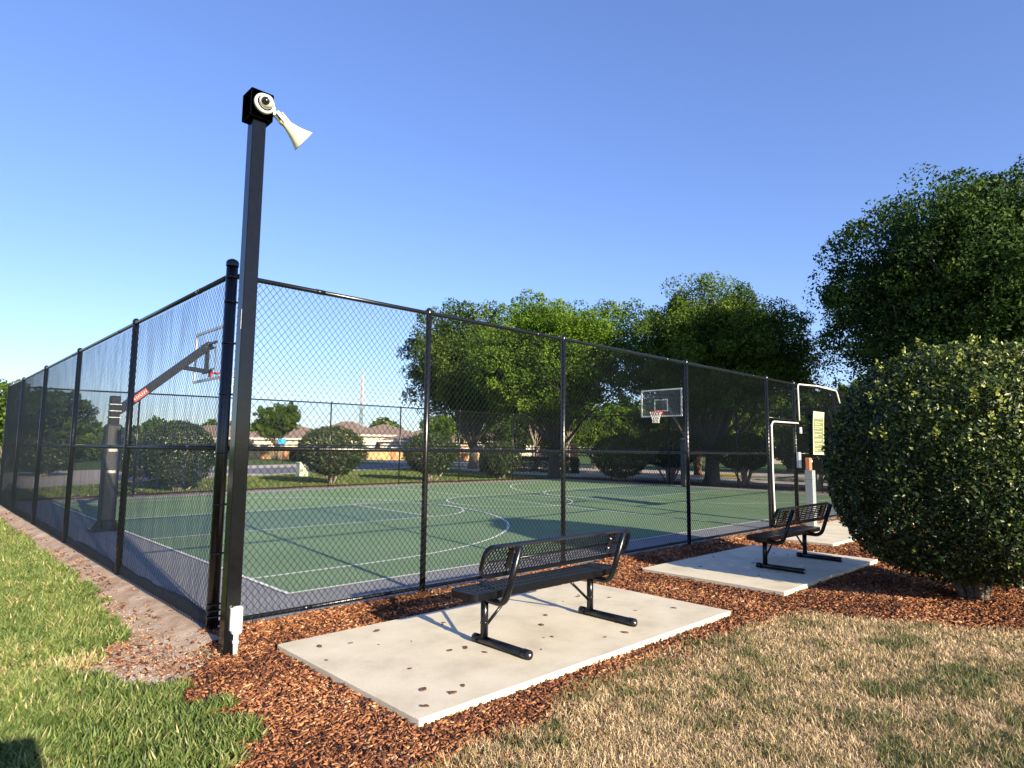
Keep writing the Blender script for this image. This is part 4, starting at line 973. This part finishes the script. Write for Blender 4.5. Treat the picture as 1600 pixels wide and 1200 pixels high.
# palm
pm = empty('palm_tree', (32.9, 14.3, .1), 'short brown trunked palm right of the far backboard', 'palm tree')
m_ = MB(); m_.tube([(0, 0, -.1), (.03, 0, 1.2), (0, .03, 2.4), (0, 0, 3.1)], [.24, .2, .19, .26], 12)
for k in range(60): a = k*2.4; zz = .4+2.6*k/60; m_.tube([(.18*math.cos(a), .18*math.sin(a), zz), (.30*math.cos(a), .30*math.sin(a), zz+.2)], [.05, .02], 5)
m_.build('trunk', M['palmbark'], pm)
V, F, T = [], [], []
for k in range(34):
    a = k*2.4; el = rng.uniform(-.5, 1.3); L = rng.uniform(1.0, 1.5); dr = np.array([math.cos(a)*math.cos(el), math.sin(a)*math.cos(el), math.sin(el)]); sd = np.cross(dr, [0, 0, 1]); sd /= np.linalg.norm(sd)
    tt = rng.uniform(0, 1)
    for q in range(22):
        t_ = (q+3)/25*L; s_ = np.array([0, 0, 3.15])+dr*t_+np.array([0, 0, -.28*t_*t_]); w0 = .42*math.sin(math.pi*min(1, (q+2)/25)); 
        for sg in (-1, 1):
            e_ = s_+sd*sg*w0+dr*.22+np.array([0, 0, -.12]); b0 = len(V); V += [s_-dr*.018, s_+dr*.018, e_]; F.append((b0, b0+1, b0+2)); T += [tt]*3
arr_mesh('frond', np.array(V), np.array(F), M['palmleaf'], pm, tint=T)

# far-off wood
n = 60000; px = rng.uniform(-700, 2300, n); dp = rng.uniform(170, 230, n); hgt = 3+5*vnoise(px, dp*0, 60, 51)+3*vnoise(px, dp*0, 22, 52)
c = CAM[:2]+Fh*dp[:, None]+Rh*(dp*(px-800)/FPX)[:, None]; C = np.column_stack([c, hgt*rng.uniform(0, 1, n)**.6])
V, F = leaves(C, 1.5, None, asp=.7); o = arr_mesh('distant_trees', V, F, M['oak'], tint=np.repeat(np.clip(rng.normal(.5, .2, n), 0, 1), 4)); tag(o, 'far off belt of trees on the horizon', 'woodland', kind='stuff')

# ------------------------------------------------------------------ houses, walls, small far things
def at_(px, dp): return CAM[:2]+Fh*dp+Rh*dp*(px-800)/FPX
def house(label, px, dp, w_, dpt, wall_h, roof_h, wm, yaw=0, garage=True, group='houses across the road'):
    c = at_(px, dp); rz = YAW-math.pi/2+yaw; root = empty('house', (c[0], c[1], .1), label, 'house', group, rz)
    m_ = MB(); m_.box((0, dpt/2, wall_h/2), (w_, dpt, wall_h)); m_.build('wall', wm, root)
    o_ = .5; x1, y0, y1 = w_/2+o_, -o_, dpt+o_; rg = max(.5, w_/2-dpt/2)
    m_ = MB(); m_.add([(-x1, y0, wall_h), (x1, y0, wall_h), (x1, y1, wall_h), (-x1, y1, wall_h), (-rg, dpt/2, wall_h+roof_h), (rg, dpt/2, wall_h+roof_h)], [(0, 1, 5, 4), (1, 2, 5), (2, 3, 4, 5), (3, 0, 4), (3, 2, 1, 0)]); rf = m_.build('roof', M['roof'], root)
    m_ = MB(); m_.box((0, y0-.03, wall_h-.02), (2*x1+.1, .06, .26)); m_.box((-x1-.03, dpt/2, wall_h-.02), (.06, dpt+2*o_, .26)); m_.build('fascia', M['panel'], rf)
    xs = np.arange(-w_/2+1.6, w_/2-1.2, 3.0)
    for k, x in enumerate(xs):
        if garage and k == 0:
            g_ = MB(); g_.box((x+.8, -.03, 1.15), (4.2, .06, 2.3)); gd = g_.build('garage_door', M['white'], root)
            g_ = MB()
            for zz in (.58, 1.15, 1.72): g_.box((x+.8, -.065, zz), (4.1, .01, .03))
            g_.build('groove', M['postgrey'], gd); continue
        if garage and k == 1: continue
        f_ = MB(); f_.box((x, -.02, 1.5), (1.3, .05, 1.3)); fo = f_.build('window', M['white'], root)
        p_ = MB()
        for s in (-1, 1): p_.box((x+s*.29, -.055, 1.5), (.52, .03, 1.12))
        p_.build('pane', M['window'], fo)
    return root
house('single storey tan house left of the tower, behind the small tree', 440, 92, 15, 11, 2.7, 2.0, M['stucco'], .1)
house('brown roofed house behind the second shrub, left of the tower', 520, 112, 14, 12, 3.0, 3.4, M['stucco2'], -.2)
house('cream walled house with garage right of the tower', 600, 96, 11, 11, 3.4, 1.9, M['stucco'], .15)
house('tan house at the right end of the row, left of the left oak', 680, 86, 15, 11, 2.5, 2.0, M['stucco2'], -.1)
house('low house at the far left, seen through the windscreen', 330, 105, 16, 12, 2.8, 2.4, M['stucco'], .2)
house('pale house glimpsed below the left oak crown', 790, 110, 15, 12, 3.2, 3.0, M['stucco'], .0)
house('pale building behind the trees beside the gate', 1195, 84, 12, 9, 3.0, 2.0, M['stucco'], -.6)
def wall_run(name, label, pa, pb, dp0, dp1, h, m_, cat, pil=None, pm_=None):
    a, b_ = at_(pa, dp0), at_(pb, dp1); L = np.hypot(*(b_-a)); root = empty(name, (*a, .09), label, cat, None, math.atan2(*(b_-a)[::-1]))
    q = MB(); q.bbox((L/2, 0, h/2), (L, .2, h), .01); q.build('wall_panel', m_, root)
    for k in range(pil or 0):
        x = L*k/(pil-1); q = MB(); q.bbox((x, 0, h*.58), (.55, .55, h*1.16), .02); p_ = q.build('pillar', pm_, root)
        q = MB(); q.bbox((x, 0, h*1.16+.06), (.7, .7, .12), .02); q.build('cap', M['panel'], p_)
    return root
wall_run('boundary_wall', 'low yellow orange wall in front of the left houses', 384, 484, 82, 76, 1.35, M['yellow'], 'wall', 4, M['brick'])
wall_run('boundary_wall', 'thin orange wall behind the long hedge right of the tower', 560, 780, 80, 84, 1.3, M['yellow'], 'wall', 5, M['brick'])
wall_run('entrance_wall', 'pale entrance wall with orange brick pillars behind the middle oak', 842, 897, 62, 58, 1.7, M['panel'], 'wall', 3, M['brick'])
# transformer cabinet
m_ = MB(); m_.bbox((0, 0, .34), (.46, .46, .66), .02); cbr = empty('utility_cabinet', (12.5, 24.3, .095), 'pale green utility cabinet on the lawn by the drive', 'utility box'); m_.build('body', M['cabinet'], cbr)
m_ = MB(); m_.bbox((0, 0, .70), (.50, .50, .07), .02); m_.build('lid', M['cabinet'], cbr)
# tower
tw_c = at_(565, 300); tw = empty('lattice_mast', (*tw_c, 0), 'tall thin radio mast rising above the house roofs', 'mast')
def mast(z0, z1, w0, w1, m__, nm):
    m_ = MB(); n = 10
    for k in range(3):
        a = 2*math.pi*k/3; m_.tube([(w0*math.cos(a), w0*math.sin(a), z0), (w1*math.cos(a), w1*math.sin(a), z1)], .14, 5)
        for q in range(n):
            t0, t1 = q/n, (q+1)/n; wa, wb = w0+(w1-w0)*t0, w0+(w1-w0)*t1; a2 = a+2*math.pi/3
            m_.tube([(wa*math.cos(a), wa*math.sin(a), z0+(z1-z0)*t0), (wb*math.cos(a2), wb*math.sin(a2), z0+(z1-z0)*t1)], .10, 4)
    m_.build(nm, m__, tw)
mast(0, 21, .85, .75, M['towerlow'], 'lower_section'); mast(21, 38, .75, .3, M['towerhigh'], 'upper_section')
# dark parked vehicle half hidden by the hedge
def suv(label, px, dp, rz):
    c = at_(px, dp); root = empty('parked_van', (*c, .11), label, 'van', None, rz)
    root.scale = (1.05, 1, 1.3)
    prof = [(-2.35, .45), (-2.4, .95), (-2.2, 1.1), (-1.9, 1.85), (-1.5, 2.0), (.7, 2.0), (1.35, 1.25), (2.3, 1.1), (2.45, .9), (2.4, .45)]
    m_ = MB(); n = len(prof); V = [(x, -.95*(1 if z_ < 1.3 else .86), z_) for x, z_ in prof]+[(x, .95*(1 if z_ < 1.3 else .86), z_) for x, z_ in prof]
    m_.add(V, [list(range(n)), list(range(n, 2*n))[::-1]]+[(k, n+k, n+(k+1) % n, (k+1) % n) for k in range(n)]); m_.build('body', M['carpaint'], root)
    for s in (-1, 1):
        m_ = MB(); m_.add([(x, s*.90, z_) for x, z_ in ((-1.8, 1.3), (1.1, 1.3), (.65, 1.82), (-1.6, 1.82))], [(0, 1, 2, 3)]); m_.build('side_window', M['window'], root)
        for x in (-1.5, 1.5):
            m_ = MB(); m_.lathe([(0, .02), (0, .36), (.2, .36), (.2, .02)], (x, s*.95-.1*s, .36), (0, s, 0), 18); wh = m_.build('wheel', M['tyre'], root)
            m_ = MB(); m_.lathe([(.205, .0), (.205, .2)], (x, s*.95-.1*s, .36), (0, s, 0), 12); m_.build('rim', M['steel'], wh)
    return root
suv('black parked van half hidden by the orange wall right of the tower', 614, 92, YAW-math.pi/2)
suv('dark parked van beside the square pole, in front of the left houses', 386, 90, YAW-math.pi/2+.2)
bs = empty('street_sign', (*at_(443, 64), .1), 'small blue sign on a post before the yellow wall', 'sign')
m_ = MB(); m_.tube([(0, 0, 0), (0, 0, 1.9)], .03, 6); m_.build('sign_post', M['steel'], bs); m_ = MB(); m_.bbox((0, -.04, 2.05), (.85, .02, .5), .01, Matrix.Rotation(YAW-math.pi/2, 3, 'Z')); m_.build('sign_face', M['blue'], bs)

# ------------------------------------------------------------------ loose bark pieces on the pads
def bark_piece(seed):
    r = np.random.default_rng(seed); n = 9; P = [(.5*math.cos(2*math.pi*k/n)*r.uniform(.75, 1.1), .32*math.sin(2*math.pi*k/n)*r.uniform(.6, 1.1)) for k in range(n)]
    m_ = MB(); V = [(x, y, .0) for x, y in P]+[(x*.9, y*.9, .16+.05*r.normal()) for x, y in P]; m_.add(V, [list(range(n))[::-1], list(range(n, 2*n))]+[(k, (k+1) % n, n+(k+1) % n, n+k) for k in range(n)]); return m_
barkm = mat('weathered_bark_piece', (.10, .05, .032), rough=.85, var=.4)
protos = []
pts = [(.47, -1.02), (1.06, -1.38), (.83, -1.28), (1.17, -1.77), (1.25, -1.80), (1.34, -1.98), (1.5, -2.1), (.66, -1.9), (.52, -2.28), (1.9, -2.02), (2.0, -2.05), (1.68, -2.22), (2.2, -1.75), (2.42, -1.55),
       (2.7, -2.15), (2.82, -2.2), (3.3, -1.25), (3.36, -1.2), (3.5, -1.5), (2.3, -2.35), (2.5, -2.38), (3.2, -2.0), (2.95, -1.3), (.35, -1.35), (1.0, -.95), (3.6, -2.2), (1.55, -1.15), (1.62, -1.12), (.6, -2.45), (.40, -2.5), (.75, -2.4), (.7, -1.1)]
for k, (x, y) in enumerate(pts):
    if k < 5: o = bark_piece(k).build('bark_piece', barkm); protos.append(o)
    else: o = protos[k % 5].copy(); col.objects.link(o)
    s = rng.uniform(.022, .065) if k % 4 else .07; o.scale = (s, s, s*.6); o.location = (x+rng.normal(0, .02), y, .0005); o.rotation_euler = (0, 0, rng.uniform(0, 6))
    tag(o, 'small dark bark piece lying loose on the nearer concrete pad', 'bark piece', 'bark pieces on the nearer pad')
for k in range(12):
    o = protos[k % 5].copy(); col.objects.link(o); s = rng.uniform(.03, .07); o.scale = (s, s, s*.6); o.location = (rng.uniform(5.3, 8.2), rng.uniform(-2.55, -.85), .0005); o.rotation_euler = (0, 0, rng.uniform(0, 6))
    tag(o, 'small dark bark piece lying loose on the farther concrete pad', 'bark piece', 'bark pieces on the farther pad')

# the photographer, outside the frame behind the camera, whose shadow reaches the lawn at the left edge
def skinned(name, nodes, edges, material, parent=None, root=0, sub=2):
    me = bpy.data.meshes.new(name); me.from_pydata([n[0] for n in nodes], edges, []); o = bpy.data.objects.new(name, me); link(o, parent); me.materials.append(material)
    md = o.modifiers.new('skin', 'SKIN'); md.use_smooth_shade = True
    for v, n in zip(me.skin_vertices[0].data, nodes): v.radius = (n[1], n[1] if len(n) < 3 else n[2])
    me.skin_vertices[0].data[root].use_root = True
    sb = o.modifiers.new('smooth', 'SUBSURF'); sb.levels = sub; sb.render_levels = sub
    return o
ph = empty('person', (-2.21, -6.06, GL), 'person in dark shirt and shorts holding a phone up, standing behind the viewpoint', 'person', None, .08)
nd = [((0, 0, .95), .15, .11), ((0, 0, 1.15), .14, .10), ((0, .01, 1.36), .17, .11), ((0, 0, 1.50), .065), ((0, .02, 1.60), .075, .09), ((0, .015, 1.70), .075, .09)]
ed = [(0, 1), (1, 2), (2, 3), (3, 4), (4, 5)]
for s in (-1, 1):
    b = len(nd); nd += [((s*.19, 0, 1.42), .055), ((s*.205, .06, 1.16), .042), ((s*.12, .28, 1.36), .034), ((s*.085, .40, 1.47), .026)]; ed += [(2, b), (b, b+1), (b+1, b+2), (b+2, b+3)]
    for q in range(4): nd.append(((s*(.065-.012*q), .43+.005*q, 1.50+.018*q), .010)); ed.append((b+3, len(nd)-1)); nd.append(((s*(.04-.006*q), .455, 1.51+.02*q), .008)); ed.append((len(nd)-2, len(nd)-1))
    nd.append(((s*.07, .40, 1.51), .011)); ed.append((b+3, len(nd)-1))
    b = len(nd); nd += [((s*.10, 0, .86), .09), ((s*.12, .02, .48), .058), ((s*.13, -.01, .09), .038), ((s*.14, .12, .04), .038, .03), ((s*.145, .19, .035), .03, .02)]; ed += [(0, b), (b, b+1), (b+1, b+2), (b+2, b+3), (b+3, b+4)]
skinned('body', nd, ed, M['skin'], ph)
skinned('shirt', [((0, 0, .92), .165, .125), ((0, 0, 1.15), .155, .115), ((0, .01, 1.36), .185, .125), ((0, 0, 1.46), .09), ((-.20, 0, 1.42), .07), ((-.215, .03, 1.26), .06), ((.20, 0, 1.42), .07), ((.215, .03, 1.26), .06)], [(0, 1), (1, 2), (2, 3), (2, 4), (4, 5), (2, 6), (6, 7)], M['cloth'], ph)
skinned('shorts', [((0, 0, .93), .16, .12), ((-.10, 0, .84), .105), ((-.12, .02, .55), .085), ((.10, 0, .84), .105), ((.12, .02, .55), .085)], [(0, 1), (1, 2), (0, 3), (3, 4)], M['pad'], ph)
skinned('hair', [((0, -.01, 1.66), .08, .095), ((0, -.005, 1.735), .078, .09)], [(0, 1)], M['bark'], ph)
ph.scale = (1.14, 1.0, 1.06)
m_ = MB(); m_.bbox((0, .47, 1.53), (.15, .009, .075), .004); o = m_.build('phone', M['lens']); o.location = ph.location; o.rotation_euler = ph.rotation_euler; tag(o, 'black phone held up in both hands behind the viewpoint', 'phone')
